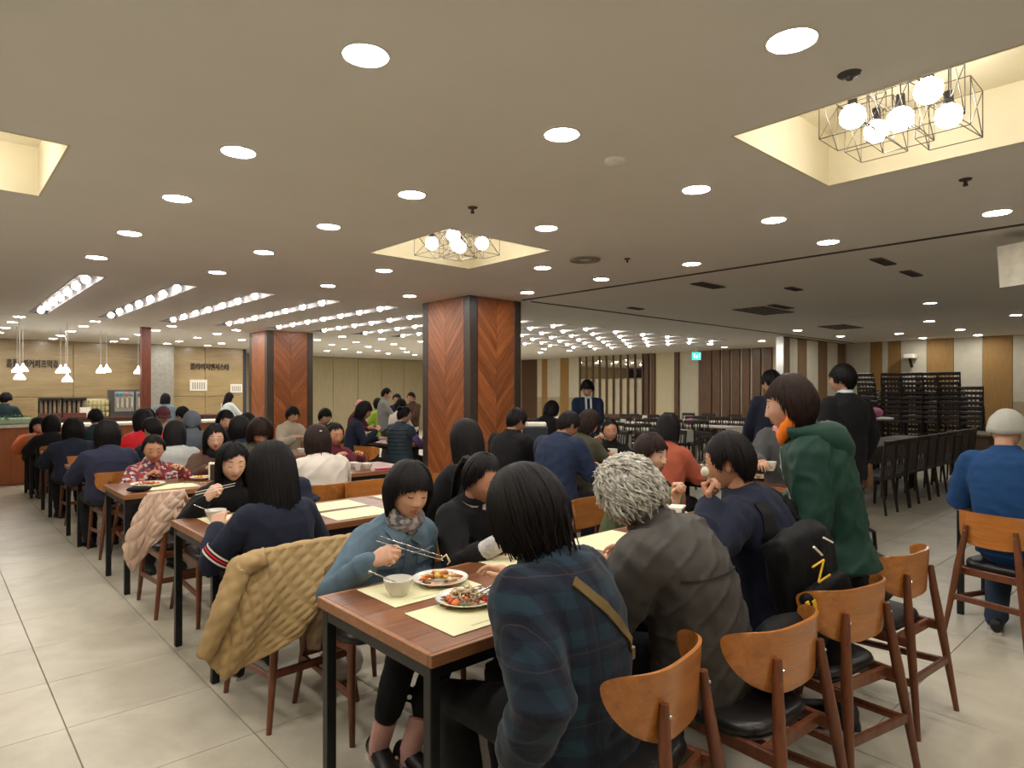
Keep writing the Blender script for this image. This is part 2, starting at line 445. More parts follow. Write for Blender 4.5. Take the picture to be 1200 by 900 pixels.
near = [(1.19, 2.1), (2.24, 1.01), (1.19, 3.39), (2.25, 2.12), (1.19, 4.47), (2.25, 3.4), (3.47, 2.15), (1.18, 5.71), (2.23, 4.48), (3.46, 3.42), (4.5, 2.16), (5.45, 1.04), (1.17, 6.95), (2.22, 5.7), (5.5, 2.18), (2.24, 6.99), (3.46, 5.74), (4.55, 4.55), (5.47, 3.44), (5.49, 4.58), (3.48, 7.01), (4.63, 7.05), (5.55, 5.82)]
for x, y in near: place_down(x, y, 'unseen downlight continuing the grid around the near dining tables', 'downlights above the near tables')
for x, y in [(1.19, .95), (2.25, -.3), (1.19, -.3), (3.46, -.3), (-.9, 2.1), (-.9, 3.4), (-.9, 5.7), (.1, 2.1), (.1, 3.0), (.1, 5.7), (.1, 6.95), (-.9, 6.95), (5.5, -.3), (0, -1.6), (2.2, -1.6)]:  # unseen lamps: grid continued out of frame to light the foreground
    place_down(x, y, 'unseen downlight continuing the grid around the near dining tables', 'downlights above the near tables')
for x in (-.2, 1.16, 2.23, 3.46, 4.65, 5.65):
    for y in (13.36, 14.5, 15.87, 17.3, 18.4): place_down(x, y, 'round recessed downlight in the rows above the buffet', 'downlights above the buffet')
for x in (6.97, 8.0, 9.1, 10.2, 11.25, 12.3, 13.4, 14.5):
    for y in (13.35, 14.6, 15.9, 17.3, 18.4): place_down(x, y, 'round recessed downlight in the rows beyond the square pillars', 'downlights beyond the pillars')
for x, y in [(13.05, 3.46), (13.08, 5.78), (15.21, 5.76), (15.4, 4.64), (17.1, 4.66), (15.3, 3.52), (17.1, 3.6), (13.03, 2.24), (17.1, 2.2)]:
    place_down(x, y, 'round recessed downlight in the dim hall by the stacked chairs', 'downlights of the dim hall')
def _rename(group, phrase):
    O = [o for o in bpy.data.objects if o.get('group') == group and o.get('category') == 'downlight']
    W_ = ['first', 'second', 'third', 'fourth', 'fifth', 'sixth', 'seventh', 'eighth', 'ninth', 'tenth', 'eleventh', 'twelfth', 'thirteenth', 'fourteenth']
    cols = {}
    for o in O: cols.setdefault(round(o.location.x/.55), []).append(o)
    for i, c in enumerate(sorted(cols)):
        for j, o in enumerate(sorted(cols[c], key=lambda q: q.location.y)): o['label'] = '%s, %s line from the left, %s from the near end' % (phrase, W_[i], W_[j])
_rename('downlights above the near tables', 'downlight above the near tables'); _rename('downlights above the buffet', 'downlight above the buffet'); _rename('downlights beyond the pillars', 'downlight beyond the pillars'); _rename('downlights of the dim hall', 'downlight in the dim hall')
place_down(10.38, 2.74, 'downlight with a bluish glow in the dim hall ceiling', None, M_LENSC)
for x, y in [(15.2, 7.6), (16.6, 7.6), (15.2, 9.0), (16.6, 9.4)]: place_down(x, y, 'round recessed downlight near the slatted wood wall', 'downlights by the slatted wall')
# ---- cage chandeliers
M_GLOBE = emit('globe_glow', (1.0, .93, .80), GLOBE_E); M_WIRE = plain('wire', (70, 62, 56), .4, metal=.5)
def chandelier(cx, cy, label):
    o = thing('cage_chandelier', label, 'chandelier', (cx, cy, HC+.30))
    MB().box((0, 0, -.012), (.42, .42, .024), bev=.004).build('mounting_plate', M_BLACKMET, o)
    S = .105
    for qx, qy, dz in ((-.15, -.15, 0), (.15, -.15, -.02), (-.15, .15, -.015), (.15, .15, 0), (0, 0, -.03)):
        zc = -.26+dz
        c = MB(); P = [(qx+a*S, qy+b*S, zc+e*S) for a in (-1, 1) for b in (-1, 1) for e in (-1, 1)]
        E = [(i, j) for i in range(8) for j in range(i+1, 8) if bin(i ^ j).count('1') == 1]+[(0, 3), (4, 7), (0, 5), (2, 7), (1, 4), (3, 6)]
        for i, j in E: c.tube([P[i], P[j]], .0022, 4)
        c.tube([(qx, qy, -.02), (qx, qy, zc+S)], .003, 4)
        cg = c.build('cage', M_WIRE, o)
        MB().lathe([(.018, zc+S), (.02, zc+.07), (.022, zc+.045)], 10, M=TR(qx, qy, 0)).build('socket', M_BLACKMET, cg, smooth=40)
        MB().ico((qx, qy, zc-.005), .056, 2).build('globe', M_GLOBE, cg, smooth=180)
    return o
chandelier(3.27, .98, 'cluster of five wire cage globe lamps in the ceiling recess nearest the camera')
chandelier(3.32, 4.34, 'cluster of five wire cage globe lamps in the recess before the near pillar')
chandelier(-.02, 4.44, 'cluster of wire cage globe lamps hidden in the recess at left edge')
chandelier(-.02, 1.0, 'unseen cluster of wire cage globe lamps in recess beside the camera')  # out of view, added for light near the camera
chandelier(3.4, -2.45, 'unseen cluster of wire cage globe lamps in recess behind the camera')  # also out of view, added for its light
# ---- bulb troughs
M_BULB = emit('bulb_glow', (1.0, .93, .82), BULB_E)
bulb_me = MB().ico((0, 0, 0), .046, 2).mesh('bulb', M_BULB, 180)
sock_me = MB().lathe([(.02, .03), (.02, .075)], 10).mesh('socket', M_RING, 40)
tl = SLOTY[1]-SLOTY[0]; m = MB(); e = .01; z1 = .13
m.box((SLOTW/2, tl/2, z1+e/2), (SLOTW+2*e, tl+2*e, e))
for xx in (-e/2, SLOTW+e/2): m.box((xx, tl/2, z1/2), (e, tl+2*e, z1+.004))
for yy in (-e/2, tl+e/2): m.box((SLOTW/2, yy, z1/2), (SLOTW, e, z1+.004))
hous = m.mesh('housing', plain('trough_paint', (128, 124, 126), .6))
for k, x in enumerate(SLOTX):
    o = thing('bulb_trough', 'ceiling trough of seven bare bulbs, %s' % (['leftmost of all', 'second from the left', 'third from the left', 'fourth from the left', 'fifth from the left', 'sixth from the left'][k] if k < 6 else ['seventh', 'eighth', 'ninth', 'tenth', 'eleventh', 'twelfth', 'thirteenth', 'fourteenth', 'fifteenth'][k-6]+' from the left'), 'ceiling light', (x, SLOTY[0], HC), group='parallel bulb troughs in the ceiling')
    link('housing', hous, o)
    for j in range(7):
        b = link('bulb', bulb_me, o, (SLOTW/2, .38+j*.62, .008)); link('socket', sock_me, b)
# ---- small ceiling fittings
def lathe_thing(name, label, cat, x, y, prof, m, n=16, group=None):
    o = MB().lathe(prof, n, cap=True).build(name, m, None, smooth=40, loc=(x, y, HC)); return tag(o, label, cat, group)
lathe_thing('smoke_detector', 'small white smoke detector with a dark centre above denim jacket', 'detector', 2.71, 2.17, [(.055, 0), (.052, -.018), (.03, -.03), (.012, -.034)], M_RING)
lathe_thing('smoke_detector', 'small dark-nosed detector beside the bright chandelier recess', 'detector', 2.65, .97, [(.045, 0), (.04, -.006), (.016, -.01), (.012, -.022)], plain('dark_plastic', (70, 66, 62), .5))
lathe_thing('sprinkler', 'tiny sprinkler head on ceiling before the middle light recess', 'sprinkler', 2.71, 3.37, [(.035, 0), (.03, -.008), (.008, -.012), (.014, -.04)], M_DARKMET, 10)
lathe_thing('sprinkler', 'tiny sprinkler head right of the large chandelier recess', 'sprinkler', 4.46, 1.0, [(.035, 0), (.03, -.008), (.008, -.012), (.014, -.04)], M_DARKMET, 10)
lathe_thing('sprinkler', 'tiny sprinkler head above the square pillar', 'sprinkler', 4.82, 3.71, [(.03, 0), (.03, -.008), (.008, -.012), (.012, -.035)], M_DARKMET, 10)
vr = thing('air_diffuser', 'round metal air diffuser ring in the ceiling', 'vent', (4.56, 4.0, HC))
for r in (.13, .10, .07): MB().lathe([(r+.012, 0), (r+.016, -.012), (r+.006, -.016), (r-.004, -.004)], 28, cap=False).build('ring', plain('vent_metal', (150, 146, 136), .35, metal=.4), vr, smooth=40)
for i, (u, v, L, wd, lb) in enumerate([(830, 334, .5, .16, 'slotted air grille in dim hall ceiling nearest the pillar'), (895, 364, 1.0, .5, 'wide dark ceiling cassette vent in the dim hall'), (1035, 306, .42, .1, 'unlit slot vent in dim ceiling under the long seam'), (1068, 320, .42, .1, 'unlit slot vent in dim ceiling beside the blue downlight'), (985, 383, .9, .5, 'dark ceiling vent near the striped partition'), (930, 338, .3, .1, 'short dark slot in ceiling of the dim hall'), (745, 361, .3, .1, 'short slot vent between the two ceiling seams'), (915, 359, .6, .12, 'narrow dark slot vent right of the cassette')]):
    p = at_z(u, v, HC)
    g = thing('ceiling_grille', lb, 'vent', (p.x, p.y, HC)); MB().box((0, 0, -.006), (L, wd, .012)).build('frame', plain('grille_grey', (104, 99, 92), .5), g)
    for q in range(4): MB().box((0, -wd/2+wd*(q+.5)/4, -.014), (L*.94, wd*.10, .006)).build('louvre', M_TRACK, g)
# exit sign
ex = thing('exit_sign', 'green lit exit sign hanging over the slatted wood wall', 'sign', (15.9, 9.85, 2.38), YAW-math.pi/2-.2)
MB().box((0, 0, .11), (.25, .05, .22), bev=.006).build('case', M_RING, ex)
MB().box((0, -.027, .11), (.23, .008, .2)).build('face', emit('exit_green', (.02, .62, .48), 1.6), ex)
m = MB(); W_ = emit('exit_white', (.7, 1, .92), 2.2)
m.box((-.055, -.033, .12), (.03, .004, .11)); m.box((.02, -.033, .13), (.022, .004, .022)); m.box((.018, -.033, .1), (.05, .004, .016)); m.box((.03, -.033, .07), (.016, .004, .05)); m.box((.0, -.033, .07), (.016, .004, .05)); m.box((.085, -.033, .12), (.012, .004, .11))
m.build('running_figure', W_, ex); MB().tube([(0, 0, .22), (0, 0, .37)], .01, 6).build('hanger', M_RING, ex)
# =================================================================== furniture
M_BACK = wood('plywood_back', (150, 88, 36), (186, 118, 54), 0, 1.2, rough=.3, coat=.3)
M_LEG = wood('chair_leg_wood', (84, 44, 26), (122, 70, 42), 2, 1.5, rough=.35)
M_PAD = plain('black_leather', (26, 24, 24), .34, var=.15, bump=.1, bscale=120)
def chair_back_mesh(w=.235, zc=.68, fwd=.13):
    m = MB(); nx, nz = 28, 8; t = .013
    def P(i, j, side):
        s = math.sin((-1+2*i/nx)*math.pi/2); a = abs(s)
        x = w*math.sin(s*1.15)/math.sin(1.15); y = -.245+fwd*a**3.0
        mid = .732; top = mid+.043*max(.0004, 1-a**7)**.5; bot = mid-.165*max(.0004, 1-a**2.8)**.55
        z = bot+(top-bot)*j/nz
        y += -.012*(z-.6)/.2
        n = Vector((-.75*s*abs(s), -1, 0)).normalized()
        return Vector((x, y, z)) + n*(t/2*side)
    A = [[P(i, j, 1) for i in range(nx+1)] for j in range(nz+1)]; B = [[P(i, j, -1) for i in range(nx+1)] for j in range(nz+1)]
    n1 = (nx+1); vs = [p for r in A for p in r]+[p for r in B for p in r]; o = n1*(nz+1); fs = []
    for j in range(nz):
        for i in range(nx):
            a = j*n1+i; fs.append((a, a+1, a+1+n1, a+n1)); fs.append((o+a, o+a+n1, o+a+1+n1, o+a+1))
    for i in range(nx):
        fs.append((i, o+i, o+i+1, i+1)); a = nz*n1+i; fs.append((a, a+1, o+a+1, o+a))
    for j in range(nz):
        a = j*n1; fs.append((a, a+n1, o+a+n1, o+a)); a = j*n1+nx; fs.append((a, o+a, o+a+n1, a+n1))
    m.add(vs, fs); return m
def seat_mesh():
    rs = []
    for z, k in ((.412, .94), (.42, .985), (.44, 1), (.457, .97), (.464, .88), (.466, .5)):
        r = []
        for q in range(28):
            a = 2*math.pi*q/28; c, s = math.cos(a), math.sin(a); e = .42
            x = abs(c)**e*math.copysign(1, c)*(.205+.02*s); y = abs(s)**e*math.copysign(1, s)*.21
            r.append((x*k, y*k, z))
        rs.append(r)
    return MB().rings(rs)
CH = {}
def make_chair():
    o = thing('dining_chair', 'chair', 'chair')
    chair_back_mesh().build('backrest', M_BACK, o, smooth=50)
    seat_mesh().build('seat', M_PAD, o, smooth=60)
    for sx in (-1, 1):
        l = MB().tube([(sx*.222, -.33, 0), (sx*.192, -.302, .24), (sx*.168, -.278, .43), (sx*.146, -.260, .58), (sx*.132, -.252, .69)], [.012, .017, .021, .018, .013], 10, round_ends=False).build('rear_leg', M_LEG, o, smooth=50)
        MB().ico((sx*.134, -.270, .66), .006, 1).build('screw', M_CHROME, l)
        MB().tube([(sx*.205, .215, 0), (sx*.19, .18, .24), (sx*.182, .165, .425)], [.012, .018, .02], 10).build('front_leg', M_LEG, o, smooth=50)
        MB().box((sx*.178, -.06, .40), (.022, .45, .045), bev=.004).build('seat_rail', M_LEG, o)
        MB().tube([(sx*.192, .185, .20), (sx*.194, -.30, .23)], [.012, .012], 8, flat=1.5).build('stretcher', M_LEG, o)
    MB().box((0, -.222, .398), (.37, .022, .045), bev=.004).build('rear_rail', M_LEG, o)
    MB().box((0, -.302, .245), (.37, .018, .036), bev=.003).build('cross_bar', M_LEG, o)
    return o
CHAIR0 = make_chair(); _cf = [True]
def chair(x, y, deg, label, group='wooden dining chairs'):
    """deg: facing direction, world degrees (90 = +Y)"""
    rz = math.radians(deg-90)
    if _cf[0]: _cf[0] = False; o = CHAIR0; o.location = (x, y, 0); o.rotation_euler = (0, 0, rz); o['label'] = label
    else: o = copy_tree(CHAIR0, (x, y, 0), rz, label)
    o['group'] = group; return o
M_TOP = wood('table_top_wood', (88, 50, 28), (140, 86, 50), 0, 1.0, rough=.34, rings=12, coat=.15)
M_EDGE = wood('table_edge_wood', (122, 78, 46), (156, 104, 66), 0, 1.0, rough=.4)
TW = .74; TZ = .75
def table(x0, x1, y0, label, along='X', detail=True, group='dining tables'):
    """top spans x0..x1 (long) and y0..y0+TW; along Y swaps the axes"""
    L = x1-x0-.006
    o = thing('dining_table', label, 'table', ((x0+x1)/2, y0+TW/2, 0) if along == 'X' else (y0+TW/2, (x0+x1)/2, 0), 0 if along == 'X' else math.pi/2, group)
    n = 5 if detail else 1
    for k in range(n):
        wd = (TW-.036)/n
        MB().box((0, -TW/2+.018+wd*(k+.5), TZ-.018), (L-.036, wd-.0015, .036), bev=.0012).build('plank' if n > 1 else 'tabletop', M_TOP, o)
    for s in (-1, 1):
        MB().box((0, s*(TW/2-.009), TZ-.019), (L, .018, .038), bev=.002).build('edge_band', M_EDGE, o)
        MB().box((s*(L/2-.009), 0, TZ-.019), (.018, TW-.036, .038), bev=.002).build('edge_band', M_EDGE, o)
        MB().box((0, s*(TW/2-.04), TZ-.06), (L-.06, .035, .042)).build('frame_rail', M_BLACKMET, o)
        MB().box((s*(L/2-.03), 0, TZ-.06), (.035, TW-.1, .042)).build('frame_rail', M_BLACKMET, o)
        for q in (-1, 1): MB().box((s*(L/2-.03), q*(TW/2-.04), (TZ-.038)/2), (.038, .038, TZ-.038), bev=.003).build('leg', M_BLACKMET, o)
    return o
TY = [1.55, 3.5, 5.48, 7.48, 9.46, 11.32]
names = ['nearest row', 'second row', 'third row', 'fourth row', 'fifth row', 'sixth row']
for r in range(6):
    for k in range(2):
        x0 = 1.09+1.3*k
        lab = [['brown wooden table at the end of the nearest row, before denim jacket', 'brown table of the nearest row between olive jacket and backpack'],
               ['table end holding a white bowl beside the beige quilted coat', 'table with pale placemats behind the denim jacket'],
               ['table end with plate of food before the floral blouse', 'table before white sweater with napkin dispenser'],
               ['table end beside the navy sweater diner, fourth row', 'fourth row table among the crowd beyond the brown coat'],
               ['table end by the dark-clothed diner, fifth from the camera', 'fifth row table among the crowd near the far pillar'],
               ['table end nearest the buffet counter with white cup', 'table by the far pillar before the buffet post']][r][k]
        table(x0, x0+1.3, TY[r], lab, detail=r < 3)
table(-.35, 1.235, 5.2, 'table beside man in blue shirt and grey beanie', 'Y')
table(2.15, 3.7, 5.05, 'table with white cups behind the green coat', 'Y')
table(3.7, 5.3, 4.98, 'table with napkin holder before the woman raising chopsticks', 'Y')
table(7.85, 9.3, 5.0, 'table beside the padded vest diner behind near pillar', 'Y', False)
table(9.3, 10.8, 5.0, 'table of the dining group beyond near pillar', 'Y', False)
# ---- chairs of the near rows (x, y, facing, label)
for a in [(1.55, 1.27, 99, 'wooden chair under the woman in dark plaid jacket'),
          (2.11, 1.17, 86, 'wooden chair with black bag under the curly grey-haired diner'),
          (2.73, 1.165, 78, 'wooden chair behind the man wearing the black backpack'),
          (3.45, 1.20, 85, 'wooden chair holding dark bag beside the green coat'),
          (1.56, 2.72, 270, 'wooden chair under the woman in denim jacket'),
          (2.18, 2.72, 268, 'wooden chair under the ponytailed woman in black'),
          (2.75, 2.60, 270, 'empty wooden chair opposite the curly grey-haired diner'),
          (3.42, 2.75, 270, 'wooden chair under the woman in olive jacket'),
          (1.34, 3.18, 92, 'wooden chair draped with the beige quilted coat'),
          (2.45, 3.15, 90, 'wooden chair under the black hooded diner'),
          (1.50, 4.62, 270, 'wooden chair draped with the pale pink quilted coat'),
          (2.18, 4.60, 268, 'empty chair with dark hat hung on its backrest'),
          (2.72, 4.58, 272, 'empty wooden chair right of the dark hat'),
          (3.30, 4.56, 272, 'empty wooden chair at far end of second row'),
          (1.36, 5.10, 90, 'empty wooden chair near the pale pink coat'),
          (2.42, 5.06, 90, 'wooden chair under the white sweater'),
          (3.05, 5.06, 92, 'empty wooden chair right of the white sweater'),
          (1.50, 6.62, 270, 'wooden chair under the floral blouse diner'),
          (2.08, 6.62, 270, 'wooden chair under the brown coat and glasses'),
          (2.62, 6.62, 270, 'wooden chair under the olive coat diner, third row'),
          (3.32, 6.62, 270, 'wooden chair under the diner with hair bun'),
          (1.38, 7.14, 92, 'wooden chair under the navy sweater diner'),
          (1.95, 7.14, 90, 'wooden chair under the long-haired grey sweatshirt'),
          (2.60, 7.14, 90, 'wooden chair under black-haired diner, fourth row'),
          (1.40, 9.12, 90, 'wooden chair at table end, fifth row'),
          (1.98, 9.12, 90, 'wooden chair under the red hooded jacket'),
          (2.68, 9.12, 90, 'wooden chair under the grey hooded top'),
          (1.40, 10.98, 90, 'wooden chair nearest the buffet counter'),
          (5.0, .88, -14, 'wooden chair under man in blue shirt'),
          (4.60, 4.25, 0, 'wooden chair under the navy jacket man'),
          (4.62, 4.95, 0, 'wooden chair under the black T-shirt man'),
          (4.66, 3.15, 0, 'wooden chair under the orange top diner'),
          (6.05, 4.85, 180, 'wooden chair under the woman raising chopsticks'),
          (6.1, 2.75, 180, 'wooden chair under the diner with pink scarf'),
          (4.62, 7.9, 10, 'wooden chair under the padded vest diner'),
          (4.62, 8.55, 0, 'wooden chair behind the dark apron diner')]: chair(*a)
# =================================================================== dark chairs and tables of the far halls
M_DKWOOD = plain('dark_chair_wood', (40, 30, 26), .4, var=.2); M_DKPAD = plain('dark_pad', (28, 26, 28), .5)
M_CLOTH = plain('white_cloth', (214, 210, 200), .7, var=.04); M_CLOTH_SHADE = plain('shaded_white_cloth', (84, 80, 72), .7, var=.06)  # second cloth: white darkened in its colour for the weak light of the dim hall
def dark_chair():
    o = thing('spindle_chair', 'c', 'chair')
    MB().box((0, 0, .44), (.40, .40, .05), bev=.015).build('seat', M_DKPAD, o)
    b = MB(); b.box((0, -.225, .875), (.40, .025, .07), bev=.008)
    for k in range(5): b.tube([(-.14+.07*k, -.19, .46), (-.14+.07*k, -.22, .85)], .009, 5)
    b.build('backrest', M_DKWOOD, o)
    for sx in (-1, 1):
        MB().tube([(sx*.19, -.235, 0), (sx*.18, -.18, .44), (sx*.185, -.225, .88)], [.014, .018, .015], 6).build('rear_leg', M_DKWOOD, o)
        MB().tube([(sx*.185, .19, 0), (sx*.175, .17, .42)], [.012, .017], 6).build('front_leg', M_DKWOOD, o)
    return o
DK0 = dark_chair(); _df = [True]
def dkchair(x, y, deg, label, group, z=0, tilt=0):
    M = TR(x, y, z) @ RZ(math.radians(deg-90)) @ Matrix.Rotation(tilt, 4, 'X')
    if _df[0]: _df[0] = False; o = DK0; o.matrix_local = M; o['label'] = label; o['group'] = group
    else: o = copy_tree(DK0, label=label, group=group, M=M)
    return o
def cloth_table(x, y, lx, ly, label, group, M_CLOTH=M_CLOTH):
    o = thing('banquet_table', label, 'table', (x, y, 0), 0, group)
    MB().box((0, 0, .735), (lx, ly, .03), bev=.005).build('tabletop', M_CLOTH, o)
    for a in (-1, 1):
        MB().box((0, a*(ly/2-.003), .62), (lx, .006, .21)).build('cloth_side', M_CLOTH, o)
        for b in (-1, 1): MB().box((a*(lx/2-.06), b*(ly/2-.06), .36), (.035, .035, .72)).build('leg', M_BLACKMET, o)
    return o
ORD = ['first', 'second', 'third', 'fourth', 'fifth', 'sixth', 'seventh', 'eighth', 'ninth', 'tenth', 'eleventh', 'twelfth']
# lit far hall: rows running along Y
for i, x in enumerate((8.9, 10.9, 12.9, 14.9)):
    for j in range(2):
        y = 8.0+2.0*j
        cloth_table(x, y, .75, 1.9, 'white-topped banquet table, %s column and %s row of the far hall' % (['first', 'second', 'third', 'last'][i], ['near', 'far'][j]), 'banquet tables of the far hall')
        for k in range(3):
            for s in (-1, 1):
                dkchair(x+s*.62, y-.62+.62*k, 90+90*s, 'dark chair, %s seat on the %s side of the %s white table, column %s' % (ORD[k], 'near' if s < 0 else 'far', ['near', 'far'][j], ['one', 'two', 'three', 'four'][i]), 'dark chairs of the far hall')
for x in (7.6, 8.5):
    for k in range(3): dkchair(x+.1*k, 5.35+.5*k, 160, '%s dark chair in the %s row behind the orange top diner' % (ORD[k], 'near' if x < 8 else 'far'), 'dark chairs behind the orange top')
# dim hall row along X
for k in range(3): cloth_table(9.6+1.22*k, 3.52, 1.2, .62, '%s shade-darkened table in the row of dark chairs, dim hall' % ['nearest', 'middle', 'farthest'][k], 'tables of the dim hall', M_CLOTH_SHADE)
for k in range(10):
    OR = ORD[k]
    dkchair(8.85+.435*k, 2.98+.0*k, 90+random.uniform(-4, 4), '%s dark spindle-back chair of the near row in the dim hall' % OR, 'near row of the dim hall')
    dkchair(8.95+.435*k, 4.10, 270, '%s dark spindle-back chair across the long table in the dim hall' % OR, 'far row of the dim hall')
for k in range(6): dkchair(11.4+.62*k, 5.0+.05*(k % 2), 80, '%s dark chair of the loose row before the tall stacks' % ORD[k], 'chairs before the stacks')
# tall stacks by the right wall
for s in range(6):
    y = 5.15-.34*s; x = 15.6+.06*s; n = 11 if s < 5 else 8
    for k in range(n):
        dkchair(x+.012*k+random.uniform(-.01, .01), y+(.012*k if s == 0 else 0), (s % 3-1)*7+random.uniform(-2, 2), 'dark chair, %s from the floor in the %s stack from the left' % (ORD[k], ORD[s]), 'stacked dark chairs', z=.105*k, tilt=math.radians(.9*k))
for k in range(3): dkchair(13.2, 1.75-.2*0, 180, 'dark chair in the small stack behind grey beanie, %s from the floor' % ORD[k], 'small chair stack', z=.105*k)
bx = thing('wooden_chest', 'low brown wooden chest beside the dark chair row', 'chest', (14.3, 3.02, 0))
MB().box((0, 0, .36), (1.2, .6, .72), bev=.01).build('body', plain('chest_brown', (86, 62, 42), .6), bx); MB().box((0, 0, .74), (1.24, .64, .04), bev=.006).build('lid', plain('chest_lid', (104, 92, 72), .6), bx)
ft = thing('folding_table', 'pale round table standing behind the black suit man', 'table', (12.9, 4.45, 0))
MB().lathe([(.45, 1.0), (.46, 1.01), (.46, 1.03), (.44, 1.035)], 28).build('tabletop', M_CLOTH, ft, smooth=40); MB().tube([(0, 0, .03), (0, 0, 1.0)], .035, 8).build('stem', M_BLACKMET, ft); MB().lathe([(.25, 0), (.24, .03), (.05, .05)], 20).build('base', M_BLACKMET, ft)
pk = MB(); pk.ico((0, 0, .09), (.2, .13, .1), 2); tag(pk.build('pink_bag', plain('pink_cloth', (168, 92, 128), .7), None, 180, (12.95, 4.3, 1.03)), 'small pink bundle lying on the dark chairs of dim hall', 'bag')
bundle = MB(); bundle.ico((0, 0, .07), (.16, .13, .08), 2); tag(bundle.build('flower_arrangement', plain('pink_flower', (214, 120, 170), .7, var=.4, scale=40), None, 180, (12.9, 8.15, .75)), 'small pink flower arrangement on a far white table', 'flowers')
for i, (x, y) in enumerate([(10.9, 8.5), (8.9, 8.6), (12.9, 9.4), (8.9, 7.3), (10.9, 10.4)]):
    MB().box((0, 0, .09), (.03, .13, .18), bev=.004).build('menu_stand', M_WHITE, None, loc=(x, y, .75))['label'] = 'white upright card stand on a banquet table in far hall'
for o in [o for o in bpy.data.objects if o.name.startswith('menu_stand')]: tag(o, None, 'card stand', 'card stands in the far hall')
# =================================================================== buffet on the left
M_CNT = wood('counter_wood', (122, 66, 34), (156, 92, 50), 2, .8, rough=.4)
ct = thing('buffet_counter', 'reddish wooden buffet counter topped with greens at left edge', 'counter', (.2, 13.12, 0))
for k in range(5): MB().box((-3.5+k*1.05, .02, .47), (1.04, .04, .92), bev=.004).build('front_panel', M_CNT, ct)
MB().box((-1.4, .43, .47), (5.2, .78, .9)).build('body', plain('counter_body', (90, 70, 54), .6), ct)
MB().box((-1.4, .4, .95), (5.25, .9, .05), bev=.006).build('worktop', plain('counter_top', (190, 186, 172), .3), ct)
gt = MB().box((-1.4, .05, 1.03), (5.1, .12, .12), bev=.03).build('glass_trough', plain('pale_green_glass', (166, 186, 160), .15, var=.1), ct)
g = MB(); 
for _ in range(900):
    x, y, z = random.uniform(-3.9, 1.15), random.uniform(-.05, .30), 1.0+random.uniform(0, .12)
    r = random.uniform(.02, .05); a = random.uniform(0, 6.3); b = random.uniform(-.8, .8)
    M = TR(x, y, z) @ RZ(a) @ Matrix.Rotation(b, 4, 'X')
    g.add([(-r, 0, 0), (0, -r*.4, .01), (r, 0, 0), (0, r*.4, .012)], [(0, 1, 2, 3)], 0, M)
tag(g.build('salad_greens', plain('greens', (74, 118, 58), .6, var=.5, scale=25), None, loc=(.2, 13.12, 0)), 'mass of green salad leaves along the buffet counter', 'salad', kind='stuff')
bc = thing('drinks_counter', 'long dark back counter carrying the drink dispensers', 'counter', (2.2, 17.2, 0))
MB().box((0, 0, .45), (6.4, .6, .9)).build('body', plain('back_counter', (72, 46, 36), .5), bc); MB().box((0, 0, .92), (6.5, .66, .04), bev=.006).build('worktop', plain('back_top', (96, 60, 46), .35), bc)
sc_ = thing('serving_counter', 'pale serving counter behind the dark-haired diners', 'counter', (3.1, 14.9, 0))
MB().box((0, 0, .42), (3.6, .6, .84)).build('body', M_CNT, sc_); MB().box((0, 0, .87), (3.7, .7, .05), bev=.006).build('worktop', M_WHITE, sc_)
M_JUICE = plain('cereal_tube', (150, 128, 104), .25, var=.2, scale=30)
def at_back(u, v): return at_y(u, v, 17.2)
for u0, u1, v0, v1, lab in [(44, 69.5, 466, 488, 'black rack of upright clear food tubes, left one'), (71, 98, 466, 488, 'black rack of upright clear food tubes, right one')]:
    a = at_back(u0, v1); b = at_back(u1, v0); w_ = b.x-a.x; h = b.z-.94
    o = thing('cereal_dispenser', lab, 'dispenser', (a.x, 17.0, .94))
    MB().box((w_/2, .12, h/2), (w_, .04, h)).build('back_plate', M_BLACKMET, o); MB().box((w_/2, 0, h-.03), (w_, .3, .06)).build('top', M_BLACKMET, o); MB().box((w_/2, 0, .05), (w_, .3, .1)).build('base', plain('rack_base', (96, 44, 36), .4), o)
    for k in range(5): MB().tube([(w_*(k+.5)/5, -.03, .1), (w_*(k+.5)/5, -.03, h-.06)], w_/13, 10).build('tube', M_JUICE if k % 2 else plain('tube_b', (120, 112, 100), .25), o, smooth=50)
cu = at_back(101, 488); cup = thing('cup_rack', 'pale rack crowded with cups between the dispensers', 'rack', (cu.x, 17.0, .94)); cw = at_back(126, 470).x-cu.x
MB().box((cw/2, .12, .2), (cw, .03, .4)).build('back_plate', M_WHITE, cup)
for i in range(5):
    for j in range(3): MB().lathe([(.03, 0), (.04, .1)], 10, M=TR(cw*(i+.5)/5, 0, .01+.13*j)).build('cup', plain('yellow_cup', (206, 196, 140), .4, var=.3, scale=8), cup)
ja = at_back(126, 488); jb = at_back(170, 462); jd = thing('drink_machine', 'silver drink machine with coloured nozzles', 'drink machine', (ja.x, 17.0, .94)); jw = jb.x-ja.x
MB().box((jw/2, .1, .3), (jw, .3, .62), bev=.01).build('body', plain('machine_grey', (84, 82, 80), .35, metal=.4), jd); 
for q, (s0, s1) in enumerate(((.12, .62), (.68, 1.0))):
    MB().box((jw*(s0+s1)/2, -.06, .34), (jw*(s1-s0), .02, .46)).build('front_panel', plain('machine_silver', (170, 168, 160), .3, metal=.5), jd)
    for k in range(4 if q == 0 else 2):
        xx = jw*(s0+(s1-s0)*(k+.5)/(4 if q == 0 else 2))
        MB().tube([(xx, -.1, .20), (xx, -.1, .42)], .035, 8).build('nozzle', plain('nozzle_steel', (196, 190, 176), .25, metal=.3), jd)
        MB().ico((xx, -.1, .5), (.045, .03, .045), 1).build('label_disc', plain('disc%d' % k, [(70, 120, 150), (60, 150, 170), (190, 90, 60), (120, 150, 160)][k], .4), jd)
